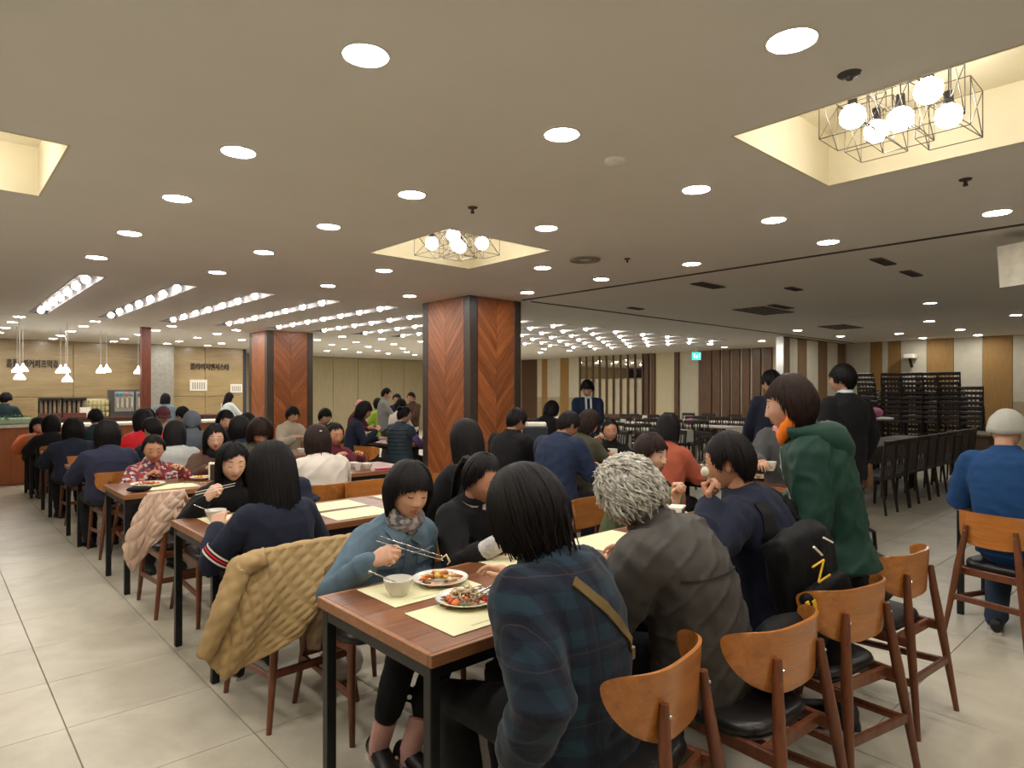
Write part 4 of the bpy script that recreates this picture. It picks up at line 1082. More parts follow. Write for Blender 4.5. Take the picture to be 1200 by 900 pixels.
    # legs
    Lg = {}; Fg.Lg = Lg
    for sd, sg in (('R', 1), ('L', -1)):
        hj = hip_l+r*(.085*sg*k)
        if pose == 'sit':
            hj = hj+up*(-.03); kn = Vector(hj+f*.41*s+r*(.03*sg)); kn.z = .50*s
            fo = (feet or {}).get(sd, (.10, .36)); an = r*(fo[0]*sg)+f*fo[1]; an = Vector((an.x, an.y, .085))
            tdir = (f+r*.15*sg).normalized()
        else:
            fo = (feet or {}).get(sd, (.10, .0)); an = r*(fo[0]*sg)+f*(fo[1]-.03); an = Vector((an.x, an.y, .085)); kn = (hj+an)/2+f*.035+up*.02; tdir = (f+r*.2*sg).normalized()
        Lg[sd] = (hj, kn, an, tdir)
    vx = {0: .011, 1: .016, 2: .024}[lod]
    root = thing('person', label, 'person', tuple(org), 0, group)
    sk = SKIN[skin]
    # body
    b = MB(); torso(b, -.012, scale=.92)
    b.tube([N_l-T1*.06, N_l, att_l, att_l+hd*.05], [.07*k, .058*k, .052*k, .05*k], 14)
    for sd in 'RL':
        el, wr_, fd, fh, dn, hk = J[sd]
        b.tube([S[sd], (S[sd]+el)/2, el, (el*.55+wr_*.45), wr_], [.045*k, .042*k, .037*k, .036*k, .026*k], 10, round_ends=True)
        if legs:
            hj, kn, an, tdir = Lg[sd]
            b.tube([hj, (hj+kn)/2, kn, kn*.65+an*.35, an], [.078*k, .07*k, .05*k, .05*k, .034*k], 10, round_ends=True)
            b.tube([an-tdir*.03-up*.03, an+tdir*.06-up*.045, an+tdir*.13-up*.06], [.035, .033, .024], 8, round_ends=True)
    me = remesh(b, .018 if lod == 0 else .026, 3)
    o_ = MB(); o_.add(*me_pieces(me)); bpy.data.meshes.remove(me)
    hm = head_mb(5 if lod == 0 else (4 if lod == 1 else 3), sex, eyes)
    off = len(o_.v); o_.v.extend([tuple(p) for p in xf(hm.v, HM)]); o_.f.extend([tuple(i+off for i in q) for q in hm.f]); o_.mi.extend(hm.mi)
    if lod < 2:
        for sd, sg in (('R', 1), ('L', -1)):
            el, wr_, fd, fh, dn, hk = J[sd]
            if hk == 'none': continue
            hv, hf = hand_pieces(hk); xr = fh.cross(dn)
            M3 = Matrix((( xr.x, fh.x, dn.x), (xr.y, fh.y, dn.y), (xr.z, fh.z, dn.z))).to_4x4()
            MM = TR(wr_) @ M3 @ Matrix.Diagonal((sg*s*.98, s*.98, s*.98, 1))
            o_.add(hv, hf if sg > 0 else [q[::-1] for q in hf], 0, MM)
    else:
        for sd in 'RL':
            el, wr_, fd, fh, dn, hk = J[sd]; o_.tube([wr_, wr_+fh*.05, wr_+fh*.12-dn*.03], [.026, .034, .02], 8, round_ends=True)
    body = o_.build('body', [sk, M_LIP, M_BROW, M_EYEW], root, smooth=180); Fg.body = body
    # top garment
    g = MB(); torso(g, infl)
    if hem is not None:
        T0 = tang(0); ff = T0.cross(r); rs = []
        for q in range(6):
            tt = q/5; cc = hip_l*(1-tt)+Vector((hip_l.x, hip_l.y, hem))*tt+(f*.0); 
            rs.append(ellring(cc, r, Vector((f.x, f.y, 0)), (.165*k+infl)*(1+flare*tt), (.12*k+infl)*(1+flare*1.2*tt)))
        g.rings(rs[::-1])
    else:
        cz = hip_l-up*.06; g.rings([ellring(cz, r, f, .165*k+infl, .12*k+infl), ellring(hip_l, r, f, .165*k+infl, .12*k+infl), ellring(sp(.1), r, f, .16*k+infl, .115*k+infl)])
    for sd in 'RL':
        el, wr_, fd, fh, dn, hk = J[sd]; q = infl
        if sleeve >= .99: P = [S[sd]-rs_*0, (S[sd]+el)/2, el, (el+wr_)/2, wr_-fd*.015]; Rr = [.054*k+q, .050*k+q, .045*k+q, .041*k+q*.9, .033*k+q*.7]
        elif sleeve > .5: P = [S[sd], (S[sd]+el)/2, el, el+(wr_-el)*(sleeve-.5)*2]; Rr = [.062*k+q, .053*k+q, .046*k+q, .043*k+q]
        else: P = [S[sd], S[sd]+(el-S[sd])*sleeve, S[sd]+(el-S[sd])*sleeve*1.6]; Rr = [.062*k+q, .056*k+q, .052*k+q]
        g.tube(P, Rr, 14, round_ends=True)
        g.tube([N_l-T1*.035*s, S[sd]-T1*.004], [.05*k+q*.5, .046*k+q*.9], 12, round_ends=True)
    if collar: g.tube([N_l-T1*.02, N_l+nd*collar*.5, N_l+nd*collar], [.078*k+infl*.4, .068*k+infl*.4, .062*k+infl*.4], 16)
    gm = remesh(g, vx, 5 if lod == 0 else 3); wrinkle(gm, wr*(1 if lod < 2 else .7), .085 if lod == 0 else .1, seed)
    gm.materials.append(top or cloth('navy_cloth', (34, 38, 54))); shade(gm, 180)
    Fg.top = link(topname, gm, root)
    if legs:
        p = MB(); q = .014
        p.rings([ellring(hip_l-up*.09, r, f, .12*k+q, .10*k+q), ellring(hip_l-up*.02, r, f, .165*k+q*.6, .12*k+q*.6), ellring(hip_l+tang(0)*.05, r, f, .158*k, .112*k)])
        for sd in 'RL':
            hj, kn, an, tdir = Lg[sd]; e = an+(kn-an)*(.0 if not feet or 'crop' not in feet else feet['crop'])
            p.tube([hj, (hj+kn)/2, kn, (kn+e)/2, e], [.088*k+q, .078*k+q, .062*k+q, .058*k+q, .048*k+q], 12, round_ends=True)
        pm = remesh(p, max(vx, .015), 3); wrinkle(pm, .005, .09, seed+3); pm.materials.append(pants or M_BLKTR); shade(pm, 180)
        Fg.pants = link('trousers', pm, root)
        if shoes:
            for sd in 'RL':
                hj, kn, an, tdir = Lg[sd]; sw = Vector((tdir.y, -tdir.x, 0)); base = Vector((an.x, an.y, 0))
                m = MB(); rs = []; so = []
                for y, wx, hz in ((-.085, .022, .05), (-.07, .034, .085), (-.01, .038, .092), (.05, .042, .068), (.11, .044, .05), (.16, .034, .04), (.178, .016, .03)):
                    c = base+tdir*y
                    rs.append([c+sw*(wx*math.cos(a))+up*(.014+hz*.5+hz*.5*math.sin(a)) for a in [2*math.pi*i/12 for i in range(12)]])
                    so.append([c+sw*(x_*(wx+.003))+up*z_ for x_, z_ in ((-1, .001), (1, .001), (1, .02), (-1, .02))])
                m.rings(rs); sh = m.build('shoe', shoes if not isinstance(shoes, bool) else M_SHOE, root, smooth=60)
                MB().rings(so).build('sole', M_SOLE if lod == 0 else M_SHOE, sh)
    # hair
    kw = dict(seed=seed, dens={0: 1.6, 1: .8, 2: .35}[lod], wide={0: .8, 1: 1.2, 2: 1.8}[lod]); kw.update(hair_kw or {})
    if hair == 'curly': hb = curls_mb(seed)
    elif hair in STY: hb = hair_mb(hair, **kw)
    elif hair in ('ponytail', 'bun'): hb = hair_mb('tied', **kw)
    else: hb = None
    if hb:
        if hair == 'ponytail':
            for q in range(26):
                a = random.uniform(-1, 1)*.018; b_ = random.uniform(-1, 1)*.018
                hb.tube([(a*.4, -.10, .045+b_*.4), (a, -.135, .045+b_), (a*1.3, -.155, -.02+b_), (a*1.4, -.15, -.10), (a*.8, -.14, -.19+b_)], [.008, .010, .010, .008, .002], 5)
        if hair == 'bun': 
            for q in range(14):
                t_ = q*.45; hb.tube([(math.cos(t_+i*.7)*.03, -.115+math.sin(i*.9+q)*.012, .075+math.sin(t_+i*.7)*.03) for i in range(5)], [.006, .013, .014, .013, .006], 6)
            hb.ico((0, -.108, .07), .032, 2)
        hb.v = [tuple(p) for p in xf(hb.v, HM)]
        Fg.hair = hb.build('hair', hmat or H_BLACK, root, smooth=180)
    Fg.root = root; Fg.gm = gm; Fg.k = k; Fg.sp = sp; Fg.tang = tang; PEOPLE.append(Fg); return Fg
def fbvh(Fg):
    me = Fg.gm; return BVHTree.FromPolygons([v.co.copy() for v in me.vertices], [tuple(p.vertices) for p in me.polygons])
def drape(Fg, pts, dirv, wd, th, name, mat, n=24, parent=None, off=.004):
    """strip lying on the garment: points (person space) are cast along dirv onto it"""
    bv = fbvh(Fg); dirv = Vector(dirv).normalized(); P = []; Nn = []
    pts = [Vector(p) for p in pts]
    for i in range(n+1):
        t = i/n*(len(pts)-1); j = min(int(t), len(pts)-2); p = pts[j].lerp(pts[j+1], t-j)
        h = bv.ray_cast(p-dirv*.6, dirv)
        if h[0] is not None: P.append(h[0]-dirv*off); Nn.append(h[1])
    if len(P) < 3: return None
    rs = []
    for i, p in enumerate(P):
        T = (P[min(i+1, len(P)-1)]-P[max(i-1, 0)]).normalized(); nn = (Nn[i]-T*Nn[i].dot(T)).normalized(); sd = T.cross(nn)
        rs.append([p+sd*wd/2-nn*th, p+sd*wd/2+nn*th, p-sd*wd/2+nn*th, p-sd*wd/2-nn*th])
    return MB().rings(rs).build(name, mat, parent or Fg.root, smooth=40)
def scarf(Fg, mat, r=.075, th=.032, name='scarf', dz=.03, tilt=.2):
    m = MB(); c = Fg.N+Fg.T1*dz; n = 22; T = Fg.T1; ff = T.cross(Fg.r)
    P = [c+Fg.r*(r*math.cos(2*math.pi*i/n))+ff*(r*.95*math.sin(2*math.pi*i/n)+.01)+T*(tilt*r*-math.sin(2*math.pi*i/n)) for i in range(n)]
    rs = []
    for i in range(n):
        rad = (P[i]-c).normalized(); q = th*(1+.15*math.sin(i*2.3))
        rs.append([P[i]+rad*(q*.55*math.cos(a))+T*(q*1.0*math.sin(a)) for a in [2*math.pi*k/10 for k in range(10)]])
    rs.append(rs[0]); m.rings(rs, cap=False); return m.build(name, mat, Fg.root, smooth=180)
def glasses(Fg, mat):
    m = MB()
    for sx in (-1, 1):
        m.tube([(sx*.031+.021*math.cos(a), .097, .006+.018*math.sin(a)) for a in [2*math.pi*k/18 for k in range(19)]], .0012, 5, M=Fg.HM)
        m.tube([(sx*.052, .095, .012), (sx*.074, .06, .012), (sx*.08, 0, .008)], .0012, 5, M=Fg.HM)
    m.tube([(-.01, .099, .01), (.01, .099, .01)], .0012, 5, M=Fg.HM); return m.build('glasses', mat, Fg.root)
def cap_mesh(Fg, mat, zb, th=.022, brim=False, name='cap', back=None):
    zbm = {0: zb, 180: back if back is not None else zb-.02}; sty = dict(zb=zbm, th=th, pull=.1)
    m = MB(); cols = [hair_path(sty, -180+10*j, .004, zb_at(sty, -180+10*j), 10) for j in range(36)]
    m.rings([[cols[j][i] for j in range(36)] for i in range(10, 0, -1)])
    if brim:
        rs = []
        for z, q in ((zb, 1), (zb-.01, 1)):
            pass
        A_ = [(.085*math.sin(a), .085*math.cos(a)+.01, zb+.006) for a in [math.radians(-62+124*i/12) for i in range(13)]]; B_ = [(.098*math.sin(a), .105*math.cos(a)+.058, zb-.012-.01*abs(math.sin(a))) for a in [math.radians(-62+124*i/12) for i in range(13)]]
        m.add(A_+B_+[(a, b, c-.004) for a, b, c in A_]+[(a, b, c-.004) for a, b, c in B_], [(i, i+1, 14+i, 13+i) for i in range(12)]+[(26+i, 39+i, 40+i, 27+i) for i in range(12)]+[(13+i, 14+i, 40+i, 39+i) for i in range(12)])
    m.v = [tuple(p) for p in xf(m.v, Fg.HM)]
    me = m.mesh(name, mat); wrinkle(me, .003, .05, 3); shade(me, 180); return link(name, me, Fg.root)
# =================================================================== people: who is where
C_DENIM = cloth('denim', (90, 110, 124), .85, 300, .25, .3); C_BLACK = cloth('black_cloth', (23, 22, 24)); C_NAVY = cloth('navy_cloth', (32, 36, 52)); C_NAVYK = cloth('navy_knit', (44, 46, 66))
C_GREYJ = cloth('grey_brown_shell', (74, 70, 66), .6, 300, .08, .12, 4); C_GREEN = cloth('green_shell', (26, 56, 46), .55, 300, .1, .12, 4); C_OLIVE = cloth('olive_cotton', (92, 98, 70)); C_WHITE = cloth('cream_knit', (212, 202, 190)); C_BLUE = cloth('blue_jersey', (30, 66, 112), .8, 300, .08, .15)
C_BROWN = cloth('brown_coat', (84, 62, 50)); C_GSW = cloth('pale_grey_sweat', (176, 176, 172)); C_RED = cloth('red_shell', (206, 34, 42), .6); C_HOOD = cloth('grey_hood', (104, 112, 122)); C_ORANGE = cloth('orange_knit', (204, 108, 62)); C_CORAL = cloth('coral_knit', (170, 88, 66))
C_BGREY = cloth('blue_grey', (122, 140, 150)); C_WSH = cloth('white_shirt', (206, 214, 216)); C_SUIT = cloth('navy_suit', (34, 44, 68), .75); C_VEST = cloth('vest_teal', (48, 60, 70), .55); C_PURPLE = cloth('purple_knit', (112, 82, 132)); C_PATT = plain('grey_patterned', (190, 186, 182), .8, var=.25, scale=60)
C_LIME = cloth('lime', (150, 180, 60)); C_SHIRT = cloth('grey_shirt', (140, 142, 140)); C_MAROON = cloth('maroon', (96, 40, 52)); C_CREAMJ = cloth('cream_jacket', (186, 172, 152)); C_DKOL = cloth('dark_olive_coat', (76, 74, 60)); C_TEALS = cloth('server_teal', (34, 52, 56))
M_PLAID = plaid(); M_FLOR = floral('floral_print', [(150, 44, 54), (190, 140, 130), (92, 66, 90), (196, 184, 176), (140, 66, 48), (70, 60, 70)], (150, 54, 60), 45); M_SCARFG = floral('grey_camo', [(142, 136, 136), (96, 92, 98), (170, 164, 160)], (120, 114, 116)); M_PINKS = floral('pink_scarf', [(208, 160, 150), (176, 110, 112)], (196, 140, 134)); M_ORSC = cloth('bright_orange', (240, 122, 30), .7)
M_PLASTR = cloth('tan_strap', (112, 92, 58), .8)
def fwd(d): return Vector((math.cos(math.radians(d)), math.sin(math.radians(d)), 0))
def sit(label, u, v, Y, face, lean=.14, hipz=.56, dx=0, **kw):
    h = at_y(u, v, Y); f = fwd(face); return person(label, (h.x-f.x*lean+dx, h.y-f.y*lean, hipz), face, h, **kw)
def sitd(label, u, v, D, face, lean=.14, hipz=.56, **kw):
    h = at_d(u, v, D); f = fwd(face); return person(label, (h.x-f.x*lean, h.y-f.y*lean, hipz), face, h, **kw)
def stand(label, u, v, D, face, lean=.03, **kw):
    h = at_d(u, v, D); f = fwd(face); return person(label, (h.x-f.x*lean, h.y-f.y*lean, h.z-.68), face, h, pose='stand', s=max(.9, min(1.05, h.z/1.56)), **kw)
W = lambda u, v, D: {'world': tuple(at_d(u, v, D))}
# ---------------- nearest table, camera side
F_PLAID = person('woman with black bob in a dark plaid jacket, back to camera', (1.45, 1.32, .56), 94, at_y(616, 606, 1.44), hyaw=100, pitch=24, lod=0, top=M_PLAID, infl=.045, topname='plaid_jacket', wr=.007, hair='fluffy', hair_kw=dict(length=1), wide=1.05,
    hem=.30, flare=.16, hunch=.07, arms={'R': (.17, .38, .84, 'relax'), 'L': (.235, .02, .50, 'relax', {'elbow': (-.4, -1, 0), 'fh': (0, .1, -1), 'dn': (1, 0, 0)})}, pants=M_BLKTR, hmat=H_SOFT)
F_GREY = person('curly grey-haired diner in a dark grey jacket, leaning over the table', (2.12, 1.29, .56), 98, at_y(738, 583, 1.47), hyaw=112, pitch=30, roll=-8, lod=0, top=C_GREYJ, infl=.045, topname='grey_jacket', wr=.008, hair='curly', hmat=H_GREY, wide=1.10,
    hem=.40, flare=.05, hunch=.09, arms={'R': (.2, .36, .82, 'relax'), 'L': (.16, .34, .82, 'relax', {'elbow': (-.8, -.3, -1)})}, skin=1, sex='m')
F_NAVY = person('man in navy jacket wearing a black backpack, eating with his hand', (2.74, 1.30, .57), 96, at_y(853, 543, 1.44), hyaw=106, pitch=12, lod=0, sex='m', top=C_NAVY, infl=.035, topname='navy_jacket', wr=.007, hair='short', hmat=H_SOFT, hair_kw=dict(dens=2.0), skin=1, eyes='open',
    hem=.42, flare=.03, hunch=.07, arms={'L': (.1, .3, .95, 'curl', dict(W(833, 592, 2.62), elbow=(-.8, -.3, -1), fh=(-.2, .35, 1), dn=(0, 1, .1))), 'R': (.16, .36, .82, 'relax')}, wide=1.05)
F_GREEN = person('standing woman in hooded green coat and orange scarf', (3.06, 1.20, .88), 112, at_d(924, 476, 2.98), hyaw=116, pitch=10, pose='stand', lod=0, top=C_GREEN, infl=.042, topname='green_coat', wr=.008, hair='swept', hmat=H_BROWN, hair_kw=dict(dens=2.2), eyes='open',
    hem=.74, flare=.28, hunch=.06, arms={'L': (.2, .30, .86, 'none', {'elbow': (-.5, -1, -1)}), 'R': (.16, .34, .86, 'none')}, feet={'L': (.06, 0), 'R': (.06, 0)}, wide=1.0)
# ---------------- nearest table, far side
F_DENIM = person('short-haired woman in blue denim jacket eating with steel chopsticks', (1.57, 2.64, .55), 268, at_y(479, 578, 2.43), hyaw=262, pitch=8, roll=-5, lod=0, top=C_DENIM, infl=.026, topname='denim_jacket', wr=.006, hair='bobbang', hmat=H_SOFT, hair_kw=dict(dens=2.2, asym=-8), skin=0,
    arms={'R': (.14, .28, .90, 'grip', dict(W(434, 658, 2.56), elbow=(.9, -.2, -1), fh=(-.55, .55, .35), dn=(.6, .5, .7))), 'L': (.12, .22, .66, 'relax', {'elbow': (-.4, -.8, -1)})}, feet={'R': (.19, .34), 'L': (-.11, .45), 'crop': .34}, pants=M_BLKTR, collar=.03, hem=.44, flare=.02)
F_PONY = person('woman in black jacket with tied-back hair, head bowed', (2.16, 2.66, .56), 268, at_y(566, 562, 2.46), hyaw=282, pitch=22, roll=4, lod=0, top=C_BLACK, infl=.028, topname='black_jacket', wr=.006, hair='ponytail', hmat=H_SOFT, hair_kw=dict(dens=2.0), skin=1,
    arms={'R': (.12, .30, .82, 'grip', dict(W(588, 634, 2.95), elbow=(.8, -.2, -1), fh=(-.6, .6, -.1))), 'L': (.18, .3, .8, 'relax')}, sleeve=.72)
F_OLIVE = person('brown-haired woman in olive jacket raising one hand', (3.44, 2.68, .56), 266, at_y(764, 534, 2.46), hyaw=272, pitch=6, lod=0, top=C_OLIVE, infl=.026, topname='olive_jacket', wr=.006, hair='bob', hmat=H_BROWN, hair_kw=dict(dens=2.2), skin=2, eyes='open',
    arms={'L': (.2, .2, 1.0, 'curl', dict(W(795, 585, 3.72), elbow=(-.6, .2, -1), fh=(0, .15, 1), dn=(.3, -1, 0))), 'R': (.1, .3, .86, 'grip', dict(W(770, 606, 3.7), elbow=(.8, -.3, -1), fh=(-.4, .5, .6)))}, sleeve=.8)
# ---------------- second row
F_LONG = sit('long-haired woman in navy top seen from behind, second row', 318, 552, 3.30, 92, .10, lod=0, hyaw=92, pitch=14, top=C_NAVY, infl=.024, topname='navy_top', wr=.005, hair='long', hmat=H_BLACK, hair_kw=dict(dens=2.0), arms={'R': (.2, .34, .82, 'relax'), 'L': (.2, .3, .82, 'relax')})
F_YOUNG = sit('young woman in black top lifting pale chopsticks, second row', 273, 543, 4.36, 272, .16, lod=0, hyaw=262, pitch=12, top=C_BLACK, infl=.022, topname='black_top', hair='mid', hmat=H_BLACK, hair_kw=dict(dens=1.6), skin=2,
    arms={'R': (.14, .3, .92, 'grip', dict(W(240, 586, 3.95), elbow=(.8, 0, -1), fh=(-.5, .3, .7), dn=(.8, .3, .3))), 'L': (.16, .3, .8, 'relax')})
F_HOODIE = sit('diner in black hooded top with long dark hair, back to camera', 546, 517, 3.25, 88, .10, lod=1, hyaw=80, pitch=16, top=C_BLACK, infl=.034, topname='black_hoodie', hair='mid', hmat=H_BLACK, hair_kw=dict(length=.9, dens=1.2))
# ---------------- third row
F_WHITE = sit('woman in cream sweater with pinned hair, back to camera', 372, 518, 5.15, 88, .10, lod=1, hyaw=80, pitch=18, top=C_WHITE, infl=.045, topname='cream_sweater', hair='bob', hmat=H_BROWN, hair_kw=dict(dens=1.4), wide=1.15, wr=.008)
F_FLORAL = sit('woman in red floral blouse eating at the third row end', 180, 527, 6.34, 272, .14, lod=1, hyaw=262, pitch=14, top=M_FLOR, infl=.03, topname='floral_blouse', hair='tied', hmat=H_BLACK, skin=1, arms={'R': (.12, .32, .9, 'grip', dict(W(170, 558, 5.6), elbow=(.9, 0, -.8), fh=(-.8, .3, .5)))})
F_GLASS = sit('woman in brown coat with round glasses, third row', 252, 514, 6.40, 270, .14, lod=1, hyaw=258, pitch=8, top=C_BROWN, infl=.034, topname='brown_coat', hair='mid', hmat=H_BLACK, skin=2, hair_kw=dict(dens=1.1))
F_OLC = sit('short curly-haired diner in dark olive coat, head bowed', 305, 508, 6.45, 270, .14, lod=1, hyaw=262, pitch=28, top=C_DKOL, infl=.05, topname='olive_coat', hair='fluffy', hmat=H_BROWN, skin=1, wide=1.15)
F_BUN = sit('woman with hair bun beyond the cream sweater', 393, 510, 6.45, 270, .14, lod=1, hyaw=268, pitch=12, top=C_MAROON, infl=.026, topname='dark_red_top', hair='bun', hmat=H_BLACK, skin=1)
# ---------------- fourth row
sit('diner in navy sweater with black hair, back to camera at fourth row', 126, 510, 7.2, 90, .10, lod=1, hyaw=85, pitch=14, top=C_NAVYK, infl=.035, topname='navy_sweater', hair='bob', hmat=H_BLACK, wide=1.12)
sit('long-haired diner in pale grey sweatshirt, back to camera', 205, 509, 7.2, 88, .10, lod=1, hyaw=70, pitch=16, top=C_GSW, infl=.035, topname='grey_sweatshirt', hair='mid', hmat=H_BLACK, hair_kw=dict(length=.7), wide=1.05)
sit('black-haired diner in dark coat beside the chevron pillar', 281, 503, 7.2, 88, .10, lod=1, hyaw=88, pitch=14, top=C_NAVY, infl=.035, topname='dark_coat', hair='bob', hmat=H_BLACK)
sit('dark-haired diner half hidden beside the far pillar', 264, 494, 8.45, 270, .1, lod=2, top=C_BLACK, topname='dark_top', hair='bob', pitch=14)
sit('diner with red hooded jacket among the crowd', 168, 494, 8.4, 95, .12, lod=1, hyaw=95, top=C_RED, infl=.05, topname='red_jacket', hair='bob', hmat=H_BLACK)
sit('black-haired diner seen above the floral blouse', 178, 504, 7.9, 100, .12, lod=2, hyaw=110, top=C_NAVY, topname='dark_top', hair='short')
# ---------------- fifth and sixth rows
sit('dark-clothed diner at the fifth row end, back to camera', 86, 504, 9.15, 88, .1, lod=1, hyaw=75, pitch=12, top=C_NAVY, infl=.035, topname='dark_jacket', hair='bob', hmat=H_BLACK, wide=1.15)
sit('dark-haired diner at the sixth row end, back to camera', 60, 498, 11.05, 88, .1, lod=2, hyaw=80, top=C_BLACK, infl=.04, topname='dark_jacket', hair='bob')
sit('diner in orange top by the buffet counter', 45, 500, 12.2, 270, .1, lod=2, top=C_ORANGE, infl=.04, topname='orange_top', hair='bob', wide=1.2)
sit('short-haired diner in dark green top before the pale counter', 112, 490, 11.0, 95, .1, lod=2, hyaw=95, top=C_TEALS, infl=.03, topname='dark_top', hair='short', sex='m')
sit('diner in maroon and white baseball cap facing camera', 191, 487, 10.3, 270, .1, lod=2, top=C_CREAMJ, topname='pale_top', hair='none')
cap_mesh(PEOPLE[-1], plain('maroon_cap', (86, 34, 40), .7), .03, brim=True)
sit('diner in pale blue top beside the baseball cap', 172, 490, 10.4, 90, .1, lod=2, top=cloth('pale_blue', (136, 164, 196)), topname='blue_top', hair='bob')
F_GH = sit('diner in grey hooded sweatshirt with hood up', 225, 494, 9.2, 80, .12, lod=1, hyaw=75, top=C_HOOD, infl=.04, topname='grey_hoodie', hair='none')
cap_mesh(F_GH, C_HOOD, .05, .03, name='hood', back=-.13)
sit('diner in black cap beside the grey hood', 214, 487, 10.4, 100, .1, lod=2, hyaw=110, top=C_BLACK, topname='dark_top', hair='short', sex='m')
sit('dark-haired diner in blue-grey top left of bowed olive coat', 290, 497, 8.5, 90, .1, lod=2, top=cloth('slate_blue', (70, 88, 106)), topname='slate_top', hair='bob')
sit('diner in cream jacket with dark cap before far pillar', 343, 487, 9.6, 280, .1, lod=2, top=C_CREAMJ, infl=.04, topname='cream_jacket', hair='shortbang')
sit('dark-haired diner beside the far pillar edge', 381, 489, 9.3, 280, .1, lod=2, top=C_DKOL, topname='dark_top', hair='shortbang', sex='m')
# ---------------- group beyond the near pillar
sit('woman in dark apron leaning to eat beyond hair bun', 427, 482, 8.3, 330, .2, lod=1, hyaw=330, pitch=28, top=C_NAVY, topname='dark_apron_top', hair='bob', hmat=H_BLACK, arms={'R': (.1, .36, .95, 'grip')})
F_VEST = sit('diner in padded teal vest with purple sleeves', 474, 487, 8.0, 20, .1, lod=1, hyaw=345, pitch=18, top=C_VEST, infl=.04, topname='padded_vest', hair='bun', hmat=H_BLACK, sleeve=.12)
m = MB()
for sd in 'RL':
    el, w_ = F_VEST.J[sd][:2]; m2 = MB().tube([F_VEST.S[sd], (F_VEST.S[sd]+el)/2, el, (el+w_)/2, w_], [.062, .06, .054, .05, .04], 12, round_ends=True); m2.build('purple_sleeve', C_PURPLE, F_VEST.root, smooth=180)
stand('standing man in grey shirt beyond the dining group', 453, 462, 13.0, 330, lod=2, sex='m', top=C_SHIRT, topname='grey_shirt', hair='short', pants=M_GREYTR)
sitd('person in pink patterned cap and maroon jacket', 422, 477, 12.5, 300, lod=2, hipz=.62, top=C_MAROON, topname='maroon_jacket', hair='none')
cap_mesh(PEOPLE[-1], plain('pink_cap', (220, 150, 140), .7, var=.3, scale=30), .02, brim=True)
sitd('child in lime green top behind the grey shirt', 443, 474, 14.5, 90, lod=2, hipz=.6, top=C_LIME, topname='lime_top', hair='bob')
sitd('man in navy top facing left, far dining group', 465, 468, 15.0, 230, lod=2, sex='m', hipz=.75, top=C_NAVY, topname='navy_top', hair='short')
sitd('diner in white jacket leaning over far table', 470, 476, 11.8, 20, lod=2, hipz=.62, top=C_WHITE, topname='white_jacket', hair='short')
stand('dark-haired man standing at the pillar edge', 482, 466, 14.2, 200, lod=2, sex='m', top=C_BROWN, topname='brown_jacket', hair='short')
# ---------------- buffet staff and guests
stand('server in dark vest and pale sleeves behind buffet counter', 7, 468, 11.5, 60, lod=2, top=C_TEALS, infl=.03, topname='dark_vest', hair='shortbang', sex='m')
stand('dark-haired woman in blue-grey top walking past red post', 194, 468, 13.2, 60, lod=2, top=C_BGREY, infl=.04, topname='blue_grey_top', hair='mid', hair_kw=dict(length=.6))
stand('long-haired woman in white shirt in profile by stone wall', 269, 466, 15.5, 20, lod=2, hyaw=10, top=C_WSH, infl=.03, topname='white_shirt', hair='mid', hair_kw=dict(length=1.2))
# ---------------- middle tables
F_TEE = sitd('man in black T-shirt eating, turned away toward right', 606, 494, 6.55, 10, .17, lod=1, hyaw=352, pitch=22, sex='m', top=C_BLACK, infl=.026, topname='black_tshirt', hair='short', hmat=H_BLACK, sleeve=.45, skin=1, wide=1.08, arms={'R': (.05, .36, .93, 'grip', {'elbow': (.8, 0, -1)}), 'L': (.14, .36, .84, 'relax')}, pants=M_BLKTR)
F_NVJ = sitd('man in navy jacket bowed over plate beside napkin holder', 666, 499, 6.0, 8, .2, lod=1, hyaw=350, pitch=34, sex='m', top=C_SUIT, infl=.034, topname='navy_jacket', hair='short', hmat=H_SOFT, skin=1, hunch=.08, sleeve=.75, wide=1.08)
sitd('diner in dark jacket half hidden behind navy jacket man', 690, 497, 6.5, 10, .16, lod=1, hyaw=345, pitch=30, top=C_DKOL, topname='dark_jacket', hair='bob', hmat=H_BROWN)
F_CHOP = sitd('smiling woman in black raising chopsticks across middle table', 715, 505, 7.1, 205, .12, lod=1, hyaw=225, pitch=8, top=C_BLACK, infl=.026, topname='black_top', hair='tied', hmat=H_BLACK, skin=1, eyes='open', arms={'R': (.2, .25, 1.05, 'grip', {'world': tuple(at_d(699, 521, 6.95)), 'elbow': (.9, 0, -1), 'fh': (-.1, .2, 1)})})
sitd('black-haired diner in orange top seen from behind', 783, 503, 5.75, 15, .1, lod=1, hyaw=20, top=C_CORAL, infl=.03, topname='orange_top', hair='mid', hmat=H_BLACK, hair_kw=dict(length=.55))
F_PINK = sitd('diner in grey jacket and pink scarf holding white cup', 922, 484, 5.35, 200, .10, lod=1, hyaw=200, top=cloth('mid_grey_jacket', (78, 78, 78)), infl=.035, topname='grey_jacket', hair='bob', hmat=H_BLACK, hipz=.58, arms={'R': (.2, .3, .9, 'cup', {'world': tuple(at_d(890, 541, 5.1))})}, wide=1.1)
scarf(F_PINK, M_PINKS, .085, .06, dz=-.02)
F_WAIT = stand('waiter in navy suit and dark tie reading at far tables', 688, 456, 9.6, 228, lod=1, sex='m', pitch=26, hyaw=215, top=C_SUIT, infl=.026, topname='suit_jacket', hair='shortbang', hmat=H_BLACK, hem=.78, flare=.03, arms={'R': (.02, .30, 1.08, 'curl'), 'L': (.04, .28, 1.05, 'curl')}, pants=C_SUIT, collar=0)
stand('man in dark suit half hidden behind the green coat woman', 904, 449, 6.9, 50, lod=1, sex='m', top=C_NAVY, infl=.03, topname='dark_suit', hair='short', hem=.75, hyaw=60)
